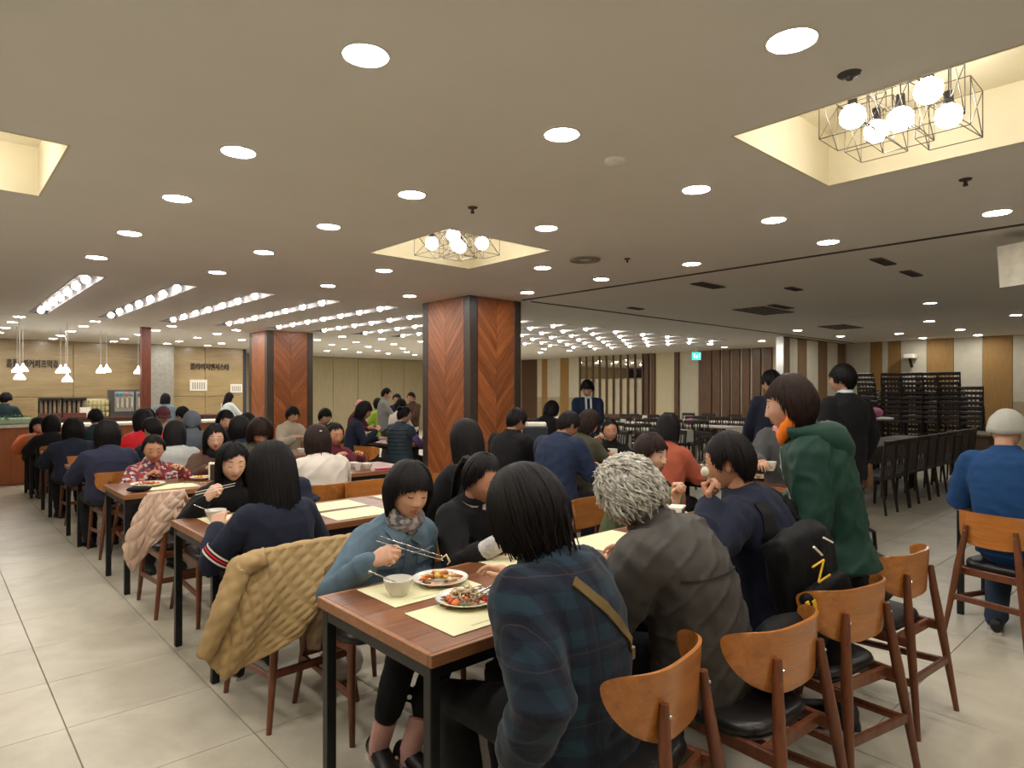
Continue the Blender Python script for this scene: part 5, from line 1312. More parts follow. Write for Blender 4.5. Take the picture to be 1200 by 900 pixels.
F_SUIT = stand('man in black suit standing in profile before chair stacks', 986, 445, 5.9, 62, lod=1, sex='m', hyaw=96, pitch=4, top=C_BLACK, infl=.028, topname='black_suit', hair='shortbang', hmat=H_BLACK, hem=.72, flare=.03, arms={'R': (.24, .04, .86, 'relax', {'fh': (0, .1, -1), 'dn': (1, 0, 0)}), 'L': (.24, .04, .86, 'relax', {'fh': (0, .1, -1), 'dn': (1, 0, 0)})}, hair_kw=dict(dens=2), collar=.03)
F_BLUE = person('man in blue shirt and pale grey beanie, back to camera', (4.98, .86, .57), 4, at_d(1180, 506, 4.1), hyaw=-4, pitch=16, sex='m', lod=0, top=C_BLUE, infl=.036, topname='blue_shirt', wr=.004, hair='none', pants=M_JEAN, hunch=.09, wide=1.03, arms={'R': (.2, .36, .82, 'relax'), 'L': (.2, .36, .82, 'relax')}, feet={'L': (.1, .05), 'R': (.1, .3)})
cap_mesh(F_BLUE, cloth('beanie_knit', (176, 174, 164), .9, 160, .1, .4), .025, .026, name='beanie', back=-.045)

sitd('dark-clothed person bending behind the navy jacket man', 646, 481, 9.2, 20, .3, lod=2, hipz=.75, pitch=40, top=C_BLACK, topname='dark_jacket', hair='bob')
bpy.data.scenes.remove(TMP)
# =================================================================== clothing details
def head_off(Fg, v): return Vector(Fg.HM @ Vector(v))
# denim jacket: gaiter, collar flaps, buttons, pocket, cuffs
scarf(F_DENIM, M_SCARFG, .066, .045, 'neck_gaiter', dz=.045, tilt=.25)
bv = fbvh(F_DENIM); f_, r_ = F_DENIM.f, F_DENIM.r
def dot_on(Fg, bv, p, dirv, rad, mat, name, flat=.35):
    h = bv.ray_cast(Vector(p)-Vector(dirv)*.5, Vector(dirv))
    if h[0] is None: return
    q = h[1].to_track_quat('Z', 'Y').to_matrix().to_4x4()
    MB().lathe([(rad, 0), (rad, rad*flat), (rad*.7, rad*flat*1.5)], 12, M=TR(h[0]) @ q).build(name, mat, Fg.root, smooth=40)
M_BTN = plain('brass_button', (176, 160, 132), .3, metal=.6)
for i in range(5): dot_on(F_DENIM, bv, F_DENIM.N+r_*-.0+Vector((0, 0, -.10-.075*i)), -f_, .008, M_BTN, 'button')
NZ = F_DENIM.N.z
C_SEAM = cloth('denim_seam', (112, 134, 148))
drape(F_DENIM, [F_DENIM.N+r_*.0+Vector((0, 0, -.05)), F_DENIM.N+r_*.0+Vector((0, 0, -.42))], -f_, .034, .003, 'placket', C_DENIM)
for sg in (-1, 1):
    drape(F_DENIM, [F_DENIM.N+r_*(sg*.05)+Vector((0, 0, -.165)), F_DENIM.N+r_*(sg*.145)+Vector((0, 0, -.165))], -f_, .045, .004, 'pocket_flap', C_DENIM, 10)
    drape(F_DENIM, [F_DENIM.N+r_*(sg*.02)+Vector((0, 0, -.135)), F_DENIM.N+r_*(sg*.165)+Vector((0, 0, -.135))], -f_, .006, .003, 'yoke_seam', C_SEAM, 12)
    dot_on(F_DENIM, bv, F_DENIM.N+r_*(sg*.097)+Vector((0, 0, -.178)), -f_, .007, M_BTN, 'button')
    drape(F_DENIM, [F_DENIM.N+r_*(sg*.075)+f_*0+Vector((0, 0, .0)), F_DENIM.N+r_*(sg*.055)+Vector((0, 0, -.05)), F_DENIM.N+r_*(sg*.03)+Vector((0, 0, -.085))], -f_, .06, .006, 'collar', C_DENIM, 10, off=.012)
def cuff(Fg, sd, mat, rad, wd, back=.02, name='cuff'):
    el, w_, fd = Fg.J[sd][:3]; MB().tube([w_-fd*(back+wd), w_-fd*(back+wd*.5), w_-fd*back], [rad*1.06, rad, rad*.97], 16).build(name, mat, Fg.root, smooth=40)
cuff(F_DENIM, 'R', C_DENIM, .046, .06); 
w_ = F_DENIM.J['R'][1]; dot_on(F_DENIM, bv, w_-F_DENIM.J['R'][2]*.05, -f_, .008, M_BTN, 'button')
# plaid jacket: strap of a cross-body bag
P = F_PLAID; M_STEEL = plain('steel', (190, 188, 182), .22, metal=1.0, var=.03)
st = drape(P, [P.N+P.r*-.06+Vector((0, 0, -.02)), P.N+P.r*.08+Vector((0, 0, -.16)), P.N+P.r*.215+Vector((0, 0, -.31))], P.f, .030, .003, 'bag_strap', M_PLASTR, 28)
bvp = fbvh(P); h = bvp.ray_cast(P.N+P.r*.205+Vector((0, 0, -.295))-P.f*.5, P.f)
if h[0]: MB().box((0, 0, 0), (.03, .012, .04), bev=.003, M=TR(h[0]-P.f*.006)).build('strap_buckle', M_BTN, st or P.root)
# grey jacket collar, back seam
G = F_GREY; MB().tube([G.N-G.T1*.015, G.N+G.T1*.03, G.N+G.T1*.055], [.098, .088, .084], 18, cap=False).build('collar', C_GREYJ, G.root, smooth=60)
drape(G, [G.N+G.r*-.15+Vector((0, 0, -.13)), G.N+G.r*.15+Vector((0, 0, -.13))], G.f, .006, .002, 'yoke_seam', cloth('dark_seam', (48, 45, 43)), 20)
# black jacket white cuff and pony tie
cuff(F_PONY, 'R', C_PATT, .046, .16, .012, 'white_sleeve'); cuff(F_PONY, 'L', C_PATT, .046, .16, .012, 'white_sleeve')
MB().tube([F_PONY.N-F_PONY.T1*.01, F_PONY.N+F_PONY.T1*.03], [.082, .072], 18, cap=False).build('collar_piping', C_PATT, F_PONY.root, smooth=60)
# green coat: hood and scarf
G = F_GREEN; scarf(G, M_ORSC, .080, .035, 'orange_scarf', dz=.075, tilt=.6)
m = MB(); n = 20; T = G.T1; bk = -(T.cross(G.r)); rs = []
for i in range(n+1):
    a = math.radians(-120+240*i/n); ctr = G.N+T*(.0-.06*math.cos(a))+G.r*(.125*math.sin(a))+bk*(.095*math.cos(a)+.015)
    rad = (G.r*math.sin(a)+bk*math.cos(a)).normalized(); q = .030+.060*max(0, math.cos(a))**.8
    rs.append([ctr+rad*(q*.8*math.cos(b))+T*(q*1.15*math.sin(b))-T*.03*max(0, math.cos(a)) for b in [2*math.pi*k/14 for k in range(14)]])
m.rings(rs); hm_ = m.mesh('hood', C_GREEN); wrinkle(hm_, .006, .06, 9); shade(hm_, 180); link('hood', hm_, G.root)
drape(G, [G.N+G.r*.02+Vector((0, 0, -.06)), Vector((0, 0, .9))], -G.f, .02, .004, 'zip_placket', C_WHITE)
# olive jacket inner top, waiter shirt and tie, suit collar
O = F_OLIVE; drape(O, [O.N+Vector((0, 0, -.01)), O.N+Vector((0, 0, -.30))], -O.f, .07, .003, 'black_undershirt', C_BLACK)
Wt = F_WAIT; drape(Wt, [Wt.N+Vector((0, 0, 0)), Wt.N+Vector((0, 0, -.30))], -Wt.f, .10, .003, 'white_shirt', C_WSH); drape(Wt, [Wt.N+Vector((0, 0, -.02)), Wt.N+Vector((0, 0, -.30))], -Wt.f, .04, .006, 'tie', C_BLACK)
for Fg in (Wt, F_SUIT): MB().tube([Fg.N, Fg.N+Fg.T1*.045], [.072, .066], 16, cap=False).build('shirt_collar', C_WSH, Fg.root, smooth=60)
glasses(F_GLASS, M_DARKMET); glasses(F_NAVY, M_STEEL); glasses(F_TEE, M_DARKMET)
scarf(F_GLASS, C_BLACK, .07, .045, 'neck_warmer', dz=.02)
for i in range(7): drape(F_VEST, [F_VEST.N+F_VEST.r*-.2+Vector((0, 0, -.08-.055*i)), F_VEST.N+F_VEST.r*.2+Vector((0, 0, -.08-.055*i))], F_VEST.f, .008, .002, 'quilt_seam', C_BLACK, 14)
MB().lathe([(.012, 0), (.01, .006), (.004, .01)], 10, M=TR(head_off(F_WHITE, (0, -.118, .06)))).build('hair_clip', C_WHITE, F_WHITE.root)
for dz in (0, .016, .032):
    el, w_ = F_LONG.J['L'][:2]; q = el+(w_-el)*(-.0)+Vector((0, 0, 0)); d_ = (el-F_LONG.S['L']).normalized()
    MB().tube([F_LONG.S['L'].lerp(el, .72)+d_*dz, F_LONG.S['L'].lerp(el, .72)+d_*(dz+.009)], .078, 16, cap=False).build('sleeve_stripe', C_WHITE if dz != .016 else C_RED, F_LONG.root, smooth=60)
# denim woman's socks
for sd in 'RL':
    hj, kn, an, td_ = F_DENIM.Lg[sd]; MB().tube([an-Vector((0, 0, .05)), an, an.lerp(kn, .14), an.lerp(kn, .24)], [.042, .042, .044, .047], 14).build('pink_sock', cloth('pink_sock', (206, 160, 152)), F_DENIM.root, smooth=60)
# =================================================================== bags, coats, hats
def soft_box(c, d, rot, mat, name, parent=None, wr_=.006, seed=1, vox=None):
    m = MB(); m.box((0, 0, 0), d, bev=min(d)*.35)
    me = m.mesh(name); o = bpy.data.objects.new('t', me); COL.objects.link(o); s = o.modifiers.new('s', 'SUBSURF'); s.levels = 3; s.render_levels = 3
    bpy.context.view_layer.update(); dg = bpy.context.evaluated_depsgraph_get(); out = bpy.data.meshes.new_from_object(o.evaluated_get(dg)); bpy.data.objects.remove(o)
    wrinkle(out, wr_, .09, seed); out.materials.clear(); out.materials.append(mat); shade(out, 180)
    ob = link(name, out, parent); ob.location = c; ob.rotation_euler = rot; return ob
M_BPK = cloth('backpack_nylon', (19, 19, 21), .6, 260, .1, .2); M_YEL = plain('yellow_print', (226, 178, 32), .6)
bp = thing('backpack', 'black backpack with small yellow prints on the navy jacket', 'backpack', (2.66, 1.10, .60), math.radians(-22))
bp.rotation_euler = (0, math.radians(-20), math.radians(-22)); soft_box((0, 0, .20), (.32, .17, .44), (.10, 0, 0), M_BPK, 'main_bag', bp, .012); soft_box((0, -.09, .10), (.25, .07, .22), (.08, 0, 0), M_BPK, 'front_pocket', bp, seed=4)
for a, b in (((-.04, -.112, .285), (.025, -.108, .285)), ((.025, -.108, .285), (-.04, -.122, .225)), ((-.04, -.122, .225), (.025, -.118, .225))): MB().tube([a, b], .0045, 5).build('letter_stroke', M_YEL, bp)
for x, z in ((-.12, .16), (-.09, .15)): MB().box((x, -.128, z), (.016, .006, .05), M=None).build('yellow_patch', M_YEL, bp)
MB().box((.06, -.132, .06), (.05, .006, .016)).build('yellow_patch', M_YEL, bp)
MB().tube([(0, -.105, .35), (.03, -.10, .30)], .005, 6).build('pen', M_WHITE, bp); MB().tube([(.06, -.10, .36), (.10, -.095, .32)], .004, 6).build('pen', M_WHITE, bp)
Nv = F_NAVY
for sg in (-1, 1):
    drape(Nv, [Nv.N+Nv.r*(sg*.10)+Vector((0, 0, -.01)), Nv.N+Nv.r*(sg*.13)+Vector((0, 0, -.16))], Nv.f, .055, .006, 'shoulder_strap', M_BPK, 14)
def bag(name, label, c, d, rz, mat, handle=True, clasp=None):
    o = thing(name, label, 'bag', tuple(c), rz); soft_box((0, 0, d[2]/2), d, (0, 0, 0), mat, 'bag_body', o, seed=int(c[0]*100) % 50)
    if handle: MB().tube([(-d[0]*.3, 0, d[2]*.95), (-d[0]*.22, 0, d[2]*1.3), (0, .02, d[2]*1.42), (d[0]*.22, 0, d[2]*1.3), (d[0]*.3, 0, d[2]*.95)], .010, 8).build('handle', mat, o, smooth=60)
    if clasp: MB().ico(clasp, .010, 1).build('clasp', M_STEEL, o)
    return o
bag('handbag', 'dark grey handbag resting on the chair beside green coat', (3.42, 1.16, .47), (.38, .24, .27), .1, cloth('bag_grey', (44, 45, 48), .5), True, (.12, -.10, .12))
bag('shoulder_bag', 'black bag with steel clip on the grey jacket wearer chair', (2.26, 1.05, .47), (.32, .14, .26), -.1, M_BPK, False, (-.10, -.08, .16))
bag('rucksack', 'black bag slumped on the seat behind the backpack man', (2.62, 1.12, .47), (.26, .16, .18), .2, M_BPK, False)
bag('plastic_bag', 'crumpled pale bag under the beige coat chair', (1.62, 3.12, .0), (.26, .22, .2), .3, plain('pale_plastic', (176, 168, 156), .4), False)
bag('rucksack', 'black bag hung on chair before the padded vest diner', (4.2, 8.05, .42), (.34, .2, .3), .2, M_BPK, False)
bag('shopping_bag', 'tan paper bag at the hand of the black suit man', tuple(at_d(1015, 548, 6.1)-Vector((0, 0, .2))), (.26, .12, .26), .4, plain('kraft', (128, 92, 62), .7), True)
# hat on chair back
ht = thing('sun_hat', 'dark soft hat hanging on the empty chair backrest', 'hat', (2.14, 4.82, .70)); m = MB()
m.lathe([(.001, .155), (.05, .152), (.085, .13), (.10, .08), (.108, .03), (.15, .0), (.17, -.012), (.168, -.02), (.10, .0)], 28); hmz = m.mesh('crown', C_NAVY); wrinkle(hmz, .005, .06, 4); shade(hmz, 180); link('crown', hmz, ht)
# ---- coats draped over chair backs
def quilt_sheet(top, bot, nu=64, nv=64, bulge=.05, bdir=Vector((0, -1, 0)), cell=.058, amp=.014, seed=2, mid=None):
    top = [Vector(p) for p in top]; bot = [Vector(p) for p in bot]
    def poly(L, t):
        x = t*(len(L)-1); i = min(int(x), len(L)-2); return L[i].lerp(L[i+1], x-i)
    lt = sum((top[i+1]-top[i]).length for i in range(len(top)-1)); rows = []
    V = np.zeros((nv+1, nu+1, 3))
    for j in range(nv+1):
        for i in range(nu+1):
            a, b = poly(top, i/nu), poly(bot, i/nu); t = j/nv
            V[j, i] = a.lerp(b, t)+bdir*(bulge*math.sin(t*math.pi)*.8)
    V += np.array(bdir)*(.030*np.sin(np.linspace(0, 11, nu+1))[None, :, None]*np.linspace(0, 1, nv+1)[:, None, None])
    hgt = np.linalg.norm(V[-1]-V[0], axis=1).mean(); wid = (np.linalg.norm(np.diff(V[0], axis=0), axis=1).sum()+np.linalg.norm(np.diff(V[-1], axis=0), axis=1).sum())/2
    U, T = np.meshgrid(np.linspace(0, wid, nu+1), np.linspace(0, hgt, nv+1))
    p, q = (U+T)/cell/1.414, (U-T)/cell/1.414
    hq = np.minimum(np.abs(np.sin(np.pi*p)), np.abs(np.sin(np.pi*q)))**.55
    du = np.gradient(V, axis=1); dv = np.gradient(V, axis=0); N = np.cross(dv, du); N /= np.linalg.norm(N, axis=2, keepdims=True)+1e-9
    if (N.reshape(-1, 3)@np.array(bdir)).mean() < 0: N = -N
    F_ = V+N*(amp*hq)[..., None]; Bk = V-N*(.014+amp*.5*hq)[..., None]
    n1 = nu+1; vs = [tuple(x) for x in F_.reshape(-1, 3)]+[tuple(x) for x in Bk.reshape(-1, 3)]; o = n1*(nv+1); fs = []
    for j in range(nv):
        for i in range(nu): a = j*n1+i; fs += [(a, a+n1, a+n1+1, a+1), (o+a, o+a+1, o+a+n1+1, o+a+n1)]
    for i in range(nu): fs += [(i, i+1, o+i+1, o+i)]; a = nv*n1+i; fs += [(a, o+a, o+a+1, a+1)]
    for j in range(nv): a = j*n1; fs += [(a, o+a, o+a+n1, a+n1)]; a = j*n1+nu; fs += [(a, a+n1, o+a+n1, o+a)]
    return MB().add(vs, fs)
def quilt_tube(pts, rad, n=28, seg=40, cell=.058, amp=.011, flat=.62):
    pts = [Vector(p) for p in pts]; P = []; R = []
    for i in range(seg+1):
        t = i/seg*(len(pts)-1); j = min(int(t), len(pts)-2); P.append(pts[j].lerp(pts[j+1], t-j)); R.append(rad[j]+(rad[j+1]-rad[j])*(t-j))
    m = MB(); m.tube(P, R, n, flat=flat); v = np.array(m.v); L = 0
    for i in range(seg+1):
        if i: L += (P[i]-P[i-1]).length
        for k in range(n):
            a = 2*math.pi*k/n*.05; hq = min(abs(math.sin(math.pi*(L+a)/cell/1.414)), abs(math.sin(math.pi*(L-a)/cell/1.414)))**.55
            d = v[i*n+k]-np.array(P[i]); v[i*n+k] += d/(np.linalg.norm(d)+1e-9)*amp*hq
    m.v = [tuple(x) for x in v]; return m
C_BEIGE = cloth('beige_quilt', (170, 142, 98), .65, 300, .1, .12); C_PINKQ = cloth('pink_quilt', (206, 176, 156), .65, 300, .1, .12)
ct_ = thing('quilted_coat', 'beige quilted coat hung over the chair in the second row', 'coat', (0, 0, 0))
A, B = Vector((1.10, 2.885, .80)), Vector((1.60, 2.885, .805))
quilt_sheet([A, (1.25, 2.865, .815), (1.45, 2.865, .815), B], [at_d(240, 772, 2.78), at_d(262, 796, 2.76), at_d(300, 778, 2.80), at_d(345, 745, 2.88), at_d(383, 705, 2.95)], bulge=.07).build('back_panel', C_BEIGE, ct_, smooth=180)
quilt_sheet([A, (1.25, 2.865, .815), (1.45, 2.865, .815), B], [(1.14, 3.02, .60), (1.3, 3.0, .58), (1.45, 3.0, .6), (1.56, 3.02, .62)], 40, 24, bulge=-.03, bdir=Vector((0, -1, 0))).build('inside_panel', C_BEIGE, ct_, smooth=180)
quilt_tube([A+Vector((.02, -.03, -.01)), at_d(282, 665, 2.84), at_d(262, 715, 2.76), at_d(240, 768, 2.74)], [.055, .075, .066, .045]).build('sleeve', C_BEIGE, ct_, smooth=180)
quilt_tube([B+Vector((-.04, -.02, -.03)), at_d(388, 672, 3.0), at_d(372, 722, 2.95), at_d(368, 760, 2.93)], [.05, .05, .045, .03]).build('sleeve', cloth('coat_lining', (112, 92, 70)), ct_, smooth=180)
pc = thing('quilted_coat', 'pale pink quilted coat hung over a chair in the second row', 'coat', (0, 0, 0))
quilt_sheet([at_d(172, 580, 4.40), at_d(190, 577, 4.40), at_d(216, 576, 4.40)], [at_d(146, 640, 4.35), at_d(153, 672, 4.35), at_d(178, 640, 4.38), at_d(216, 604, 4.42)], 56, 56, bulge=.05, bdir=Vector((-.5, -.8, 0)), cell=.085, amp=.018).build('back_panel', C_PINKQ, pc, smooth=180)
quilt_sheet([at_d(172, 580, 4.405), at_d(216, 576, 4.405)], [at_d(180, 600, 4.7), at_d(222, 600, 4.7)], 20, 16, bulge=-.02, bdir=Vector((-.5, -.8, 0)), cell=.09).build('inside_panel', C_PINKQ, pc, smooth=180)
quilt_tube([at_d(205, 585, 4.42), at_d(216, 612, 4.4), at_d(212, 630, 4.4)], [.05, .05, .04], cell=.09).build('sleeve', C_PINKQ, pc, smooth=180)
# =================================================================== tableware
M_CHINA = plain('white_china', (226, 222, 212), .18, var=.02); M_MAT = plain('yellow_paper_mat', (226, 220, 178), .8, var=.03, scale=6); M_MATP = plain('mat_print', (186, 186, 128), .8)
ZT = TZ+.0015
def mat_(x, y, rz, label, w_=.40, h_=.28):
    o = thing('placemat', label, 'placemat', (x, y, ZT), rz, 'pale yellow paper placemats'); MB().box((0, 0, .0008), (w_, h_, .0016)).build('paper', M_MAT, o)
    MB().box((0, -h_*.38, .0018), (w_*.5, .006, .0006)).build('printed_line', M_MATP, o); return o
def plate(x, y, r, label, z=ZT+.002, group=None):
    m = MB().lathe([(r*.55, 0), (r*.6, .004), (r*.95, .018), (r, .022), (r*.985, .0245), (r*.93, .021), (r*.6, .009), (.001, .008)], 36)
    return tag(m.build('plate', M_CHINA, None, 40, (x, y, z)), label, 'plate', group)
def bowl(x, y, r, h, label, z=ZT+.002, mat=None, name='bowl'):
    m = MB().lathe([(r*.55, 0), (r*.58, .006), (r*.78, h*.35), (r*.95, h*.8), (r, h), (r*.965, h+.001), (r*.9, h*.8), (r*.7, h*.3), (.001, h*.18)], 28)
    return tag(m.build(name, mat or M_CHINA, None, 40, (x, y, z)), label, name)
def cup(x, y, label, r=.036, h=.075, z=ZT+.002): return bowl(x, y, r, h, label, z, None, 'cup')
FOODS = {'red': (182, 44, 32), 'orange': (206, 108, 36), 'brown': (112, 66, 38), 'cream': (206, 182, 138), 'green': (84, 104, 44), 'yellow': (220, 170, 48), 'dark': (62, 44, 34), 'pink': (214, 150, 128)}
def food(x, y, r, kinds, label, n=40, z=ZT+.012, h=.03, seed=1, noodles=0):
    rnd = random.Random(seed); o = thing('plated_food', label, 'food', (x, y, z))
    byk = {k: MB() for k in kinds}
    for i in range(n):
        k = kinds[i % len(kinds)]; a = rnd.uniform(0, 6.28)+kinds.index(k)*1.1; q = r*math.sqrt(rnd.random())
        zz = h*(1-(q/r)**2)*rnd.uniform(.3, 1); s_ = rnd.uniform(.008, .016)
        M = TR(q*math.cos(a), q*math.sin(a), zz) @ RZ(rnd.uniform(0, 6.28)) @ Matrix.Rotation(rnd.uniform(-.6, .6), 4, 'X')
        byk[k].ico((0, 0, 0), (s_*1.5, s_*.8, s_*.55), 1, M=M)
    for i in range(noodles):
        a = rnd.uniform(0, 6.28); q = r*.6*rnd.random(); c = Vector((q*math.cos(a), q*math.sin(a), h*.9))
        byk[kinds[-1]].tube([c+Vector((rnd.uniform(-.025, .025), rnd.uniform(-.025, .025), rnd.uniform(-.006, .012))) for _ in range(4)], .0025, 5)
    for k, m in byk.items(): tag(m.build('%s_pieces' % k, plain('food_'+k, FOODS[k], .35, var=.3, scale=50), o, 180), kind='stuff')
    return o
def spoon(p0, p1, label, name='spoon'):
    o = MB(); p0, p1 = Vector(p0), Vector(p1); d = (p1-p0).normalized(); o.tube([p0, p0.lerp(p1, .6), p1], [.003, .0025, .0035], 6); o.ico(p0-d*.015, (.018, .012, .006), 2)
    return tag(o.build(name, M_STEEL, None, 180), label, name)
def stick(p0, p1, label, group, mat=None): return tag(MB().tube([p0, Vector(p0).lerp(Vector(p1), .5), p1], [.0014, .0022, .0028], 6).build('chopstick', mat or M_STEEL, None, 180), label, 'chopstick', group)
def napkin_box(x, y, rz, label, z=ZT):
    o = thing('napkin_holder', label, 'napkin holder', (x, y, z), rz); MB().box((0, 0, .065), (.12, .075, .13), bev=.004).build('case', plain('holder_brown', (58, 40, 34), .4), o)
    MB().box((-.066, 0, .075), (.014, .08, .15), bev=.003).build('napkin_stack', M_WHITE, o); MB().box((0, 0, .138), (.135, .08, .012), bev=.003).build('top_napkins', M_WHITE, o); return o
# nearest table
mat_(1.44, 2.12, .0, 'yellow placemat under the denim jacket woman bowl'); mat_(1.43, 1.765, .0, 'yellow placemat under the stir-fry plate at the table corner')
mat_(2.05, 2.12, 0, 'yellow placemat before the ponytailed woman'); mat_(2.06, 1.765, 0, 'yellow placemat before the curly grey-haired diner')
mat_(2.62, 2.13, .02, 'unused yellow placemat before the empty chair'); mat_(2.68, 1.765, 0, 'yellow placemat before the backpack man'); mat_(3.35, 2.12, 0, 'yellow placemat before the olive jacket woman')
bowl(1.325, 2.095, .056, .062, 'white soup bowl with spoon before the denim jacket'); spoon((1.335, 2.10, .79), (1.24, 2.17, .845), 'steel spoon standing in the white soup bowl')
plate(1.535, 2.115, .112, 'white plate of mixed salad before the denim jacket'); food(1.535, 2.115, .085, ['red', 'cream', 'brown', 'yellow', 'cream', 'orange'], 'mixed salad heap with red peppers and yellow slices', 60, seed=3)
plate(1.46, 1.85, .115, 'white plate of stir-fry at the corner placemat'); food(1.46, 1.85, .09, ['red', 'orange', 'brown', 'green', 'cream'], 'stir-fried vegetables with noodles beside plaid jacket', 70, seed=8, noodles=26)
tag(MB().box((0, 0, .006), (.07, .05, .012), bev=.004).build('folded_napkin', M_WHITE, None, loc=(1.56, 1.72, ZT+.002)), 'crumpled white napkin by the stir-fry plate', 'napkin')
plate(2.16, 2.10, .10, 'white plate before the ponytailed woman'); spoon((1.98, 2.04, .76), (2.12, 2.20, .762), 'steel spoon lying before the ponytailed woman')
napkin_box(3.03, 2.0, .4, 'brown napkin holder with white napkins near the olive jacket')
cup(3.17, 2.06, 'white paper cup beside the napkin holder, nearest table', .034, .085); bowl(3.10, 1.86, .055, .05, 'white bowl of side dish behind the backpack man'); food(3.10, 1.86, .035, ['brown', 'dark', 'orange'], 'brown side dish in a white bowl', 16, ZT+.03, .02, 5)
plate(2.86, 1.80, .11, 'white plate between grey jacket and backpack man'); food(2.86, 1.80, .08, ['cream', 'green', 'brown'], 'pale food on the plate before backpack man', 40, seed=12); plate(2.10, 1.80, .11, 'white plate before the grey jacket'); food(2.10, 1.80, .08, ['cream', 'red', 'brown'], 'food heap on plate before the grey jacket', 40, seed=14); plate(3.42, 2.05, .105, 'white plate before the olive jacket woman'); food(3.42, 2.05, .08, ['green', 'yellow', 'pink'], 'salad on the plate before olive jacket', 40, seed=15)
# chopsticks in hands
hd_ = Vector(F_DENIM.J['R'][1])+F_DENIM.org
a0, a1 = at_d(443, 628, 2.50), at_d(522, 653, 2.40)
stick(a1, a0, 'steel chopstick in the denim jacket woman hand', 'denim woman chopsticks'); stick(at_d(520, 657, 2.40), at_d(441, 634, 2.50), 'steel chopstick in the denim jacket woman hand', 'denim woman chopsticks')
tag(MB().tube([at_d(517, 655, 2.40), at_d(523, 650, 2.40), at_d(527, 658, 2.40), at_d(524, 662, 2.4)], [.003, .004, .004, .002], 6).build('noodle', plain('noodle', (224, 200, 160), .4), None, 180), 'pale bent strip of food held in steel chopsticks', 'food')
stick(at_d(541, 707, 1.98), at_d(577, 686, 1.92), 'steel chopstick over the stir-fry plate', 'plaid woman chopsticks'); stick(at_d(543, 711, 1.98), at_d(578, 690, 1.92), 'steel chopstick over the stir-fry plate', 'plaid woman chopsticks')
stick(at_d(276, 566, 3.95), at_d(229, 577, 3.9), 'pale chopstick raised by the young woman in black', 'young woman chopsticks', M_WHITE); stick(at_d(275, 569, 3.95), at_d(229, 580, 3.9), 'pale chopstick raised by the young woman in black', 'young woman chopsticks', M_WHITE)
stick(at_d(783, 577, 3.6), at_d(768, 604, 3.66), 'steel chopstick in the olive jacket woman hand', None); stick(at_d(726, 513, 6.9), at_d(697, 509, 6.95), 'steel chopstick raised by smiling woman in black', None)
tag(MB().ico((0, 0, 0), (.016, .017, .022), 2).build('steamed_bun', plain('bun_white', (214, 206, 180), .6), None, 180, at_d(826, 553, 2.61)), 'white piece of food at the backpack man mouth', 'food')
# second row
for i, (x, y) in enumerate([(1.42, 4.03), (2.02, 4.03), (2.62, 4.03), (2.02, 3.68), (2.62, 3.68), (3.22, 3.70), (3.22, 4.03)]): mat_(x, y, 0, ['yellow placemat under the young woman bowl', 'empty yellow placemat before chair with hat', 'empty yellow placemat at the far side of second row', 'empty yellow placemat right of long-haired woman', 'empty yellow placemat behind denim jacket', 'yellow placemat before the black hoodie', 'empty yellow placemat at far end, second row'][i])
bowl(1.28, 4.02, .06, .065, 'white bowl with spoon at the second row table end'); spoon((1.29, 4.02, .79), (1.18, 4.09, .85), 'steel spoon leaning in the bowl at second row end')
plate(1.40, 3.92, .07, 'small white plate beside the bowl, second row'); plate(2.75, 4.0, .1, 'white plate left on the empty second row table'); bowl(1.62, 3.72, .05, .05, 'white bowl hidden before the long-haired woman')
# third row
mat_(1.46, 5.72, 0, 'yellow placemat before the floral blouse'); mat_(2.1, 5.98, 0, 'yellow placemat before brown coat woman'); mat_(2.35, 5.68, 0, 'yellow placemat before the cream sweater')
plate(1.34, 5.86, .13, 'wide white plate of pizza before floral blouse'); food(1.34, 5.86, .1, ['red', 'orange', 'cream', 'green'], 'red and orange food before the floral blouse', 44, seed=21)
plate(1.78, 5.98, .09, 'white dish of yellow fruit beside napkin holder'); food(1.78, 5.98, .06, ['yellow', 'yellow', 'orange'], 'yellow fruit pieces on a dish', 22, seed=22)
napkin_box(1.90, 5.90, -.5, 'brown napkin holder before the brown coat woman'); napkin_box(5.52, 4.45, .9, 'brown napkin holder before smiling woman in black'); 
pz = MB(); pz.ico((0, 0, .02), (.09, .06, .022), 2); tag(pz.build('pouch', C_BLACK, None, 180, (1.22, 5.60, ZT)), 'small black pouch on the third row table end', 'pouch')
spoon((1.62, 5.80, .76), (1.72, 5.66, .764), 'steel spoon on the third row table')
plate(2.45, 5.95, .1, 'plate before the olive coat diner'); bowl(3.2, 5.9, .05, .05, 'bowl before the woman with hair bun'); cup(3.1, 5.62, 'pale cup right of the cream sweater'); bowl(3.22, 5.66, .055, .06, 'second pale bowl right of the cream sweater')
tag(MB().box((0, 0, .008), (.16, .05, .014), bev=.004).build('pink_case', plain('hot_pink', (196, 60, 100), .5), None, loc=(3.34, 5.56, ZT)), 'flat bright pink case on the third row table', 'case')
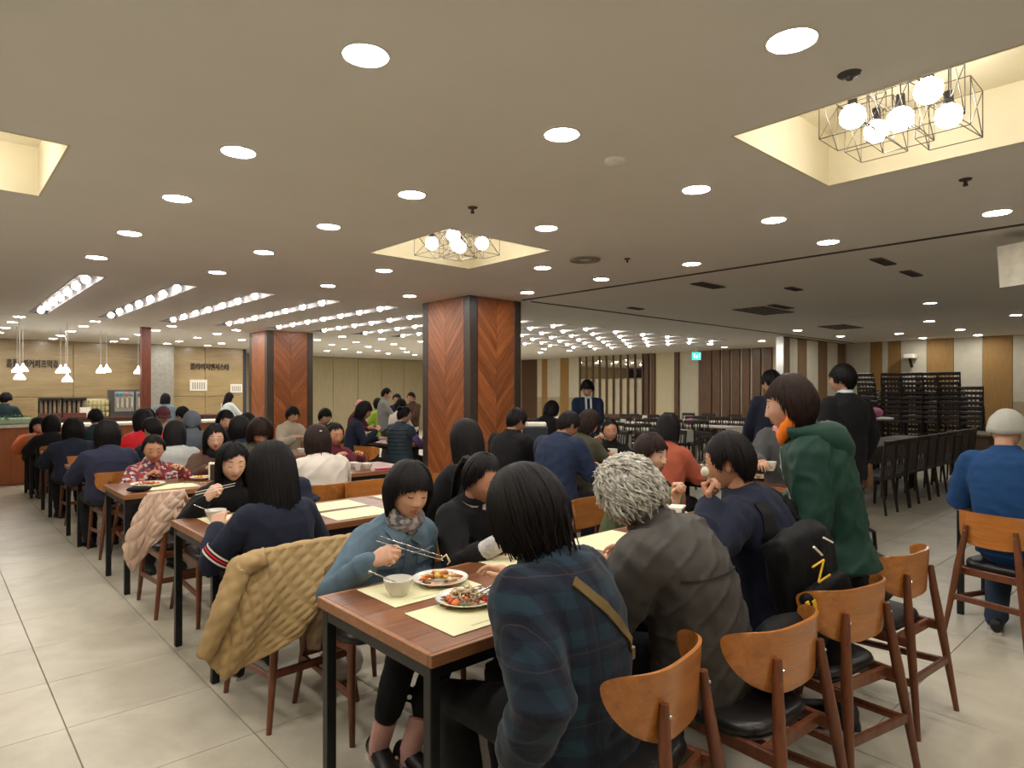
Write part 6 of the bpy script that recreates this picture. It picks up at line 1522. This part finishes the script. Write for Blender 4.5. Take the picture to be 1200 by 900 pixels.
# farther rows
k = 0
for r in range(3, 6):
    for x in (1.3, 1.95, 2.6, 3.25):
        y = TY[r]; lb = ['fourth', 'fifth', 'sixth'][r-3]
        plate(x, y+.55, .1, 'white plate on the far side of the %s row, %s from the aisle' % (lb, {1.3: 'first', 1.95: 'second', 2.6: 'third', 3.25: 'fourth'}[x]), group='plates on the far side, %s row' % lb); bowl(x+.2, y+.2, .05, .055, 'white bowl on the %s row table, %s from the aisle' % (lb, {1.3: 'first', 1.95: 'second', 2.6: 'third', 3.25: 'fourth'}[x]))['group'] = 'bowls of the %s row' % lb
cup(1.25, 12.0, 'white cup at the sixth row end by buffet', .05, .07); tag(MB().box((0, 0, .01), (.12, .1, .02), bev=.004).build('napkin_pile', M_WHITE, None, loc=(1.17, 9.62, ZT)), 'white napkins at the fifth row table end', 'napkin')
# middle column tables
plate(5.40, 2.72, .12, 'white plate of fruit behind the green coat'); food(5.40, 2.72, .08, ['yellow', 'yellow', 'green', 'cream'], 'yellow fruit slices on plate behind green coat', 30, seed=31); cup(5.52, 2.50, 'white cup on table behind the green coat', .045, .07); cup(5.30, 2.98, 'pale paper cup left of the fruit plate', .038, .08)
pk_ = at_d(903, 547, 5.05); cup(pk_.x, pk_.y, 'white cup held by the pink scarf diner', .045, .07, pk_.z-.03)
mat_(5.25, 4.3, math.pi/2, 'yellow placemat before the navy jacket man'); plate(5.28, 4.35, .11, 'white plate before the navy jacket man'); food(5.28, 4.35, .08, ['brown', 'green', 'red'], 'food on plate before the navy jacket man', 36, seed=33); plate(5.45, 4.15, .09, 'white dish beside the middle napkin holder'); bowl(5.22, 4.85, .055, .06, 'white bowl before the black T-shirt man'); cup(5.45, 3.3, 'pale cup before the orange top diner')
tag(MB().box((0, 0, .03), (.08, .06, .06), bev=.01).build('phone_stand', M_BLACKMET, None, loc=(5.26, 1.16, ZT)), 'dark object on table corner beside blue shirt man', 'box')
for i, (x, y) in enumerate([(5.2, 8.1), (5.35, 8.6), (5.5, 8.25), (5.25, 9.1)]): bowl(x, y, .06, .06, 'white bowl on table before the padded vest diner')['group'] = 'bowls beyond near pillar'
napkin_box(5.5, 8.75, 0, 'napkin holder on table beyond the near pillar')

cp_ = at_d(627, 520, 7.7); cb = thing('dark_cabinet', 'dark waist-high cabinet with white cloth behind black T-shirt man', 'cabinet', (cp_.x, cp_.y, 0), YAW)
MB().box((0, 0, .56), (.3, .30, 1.08), bev=.008).build('body', plain('cabinet_dark', (34, 38, 44), .5), cb); MB().box((0, 0, 1.125), (.2, .26, .05), bev=.01).build('folded_cloth', M_WHITE, cb)
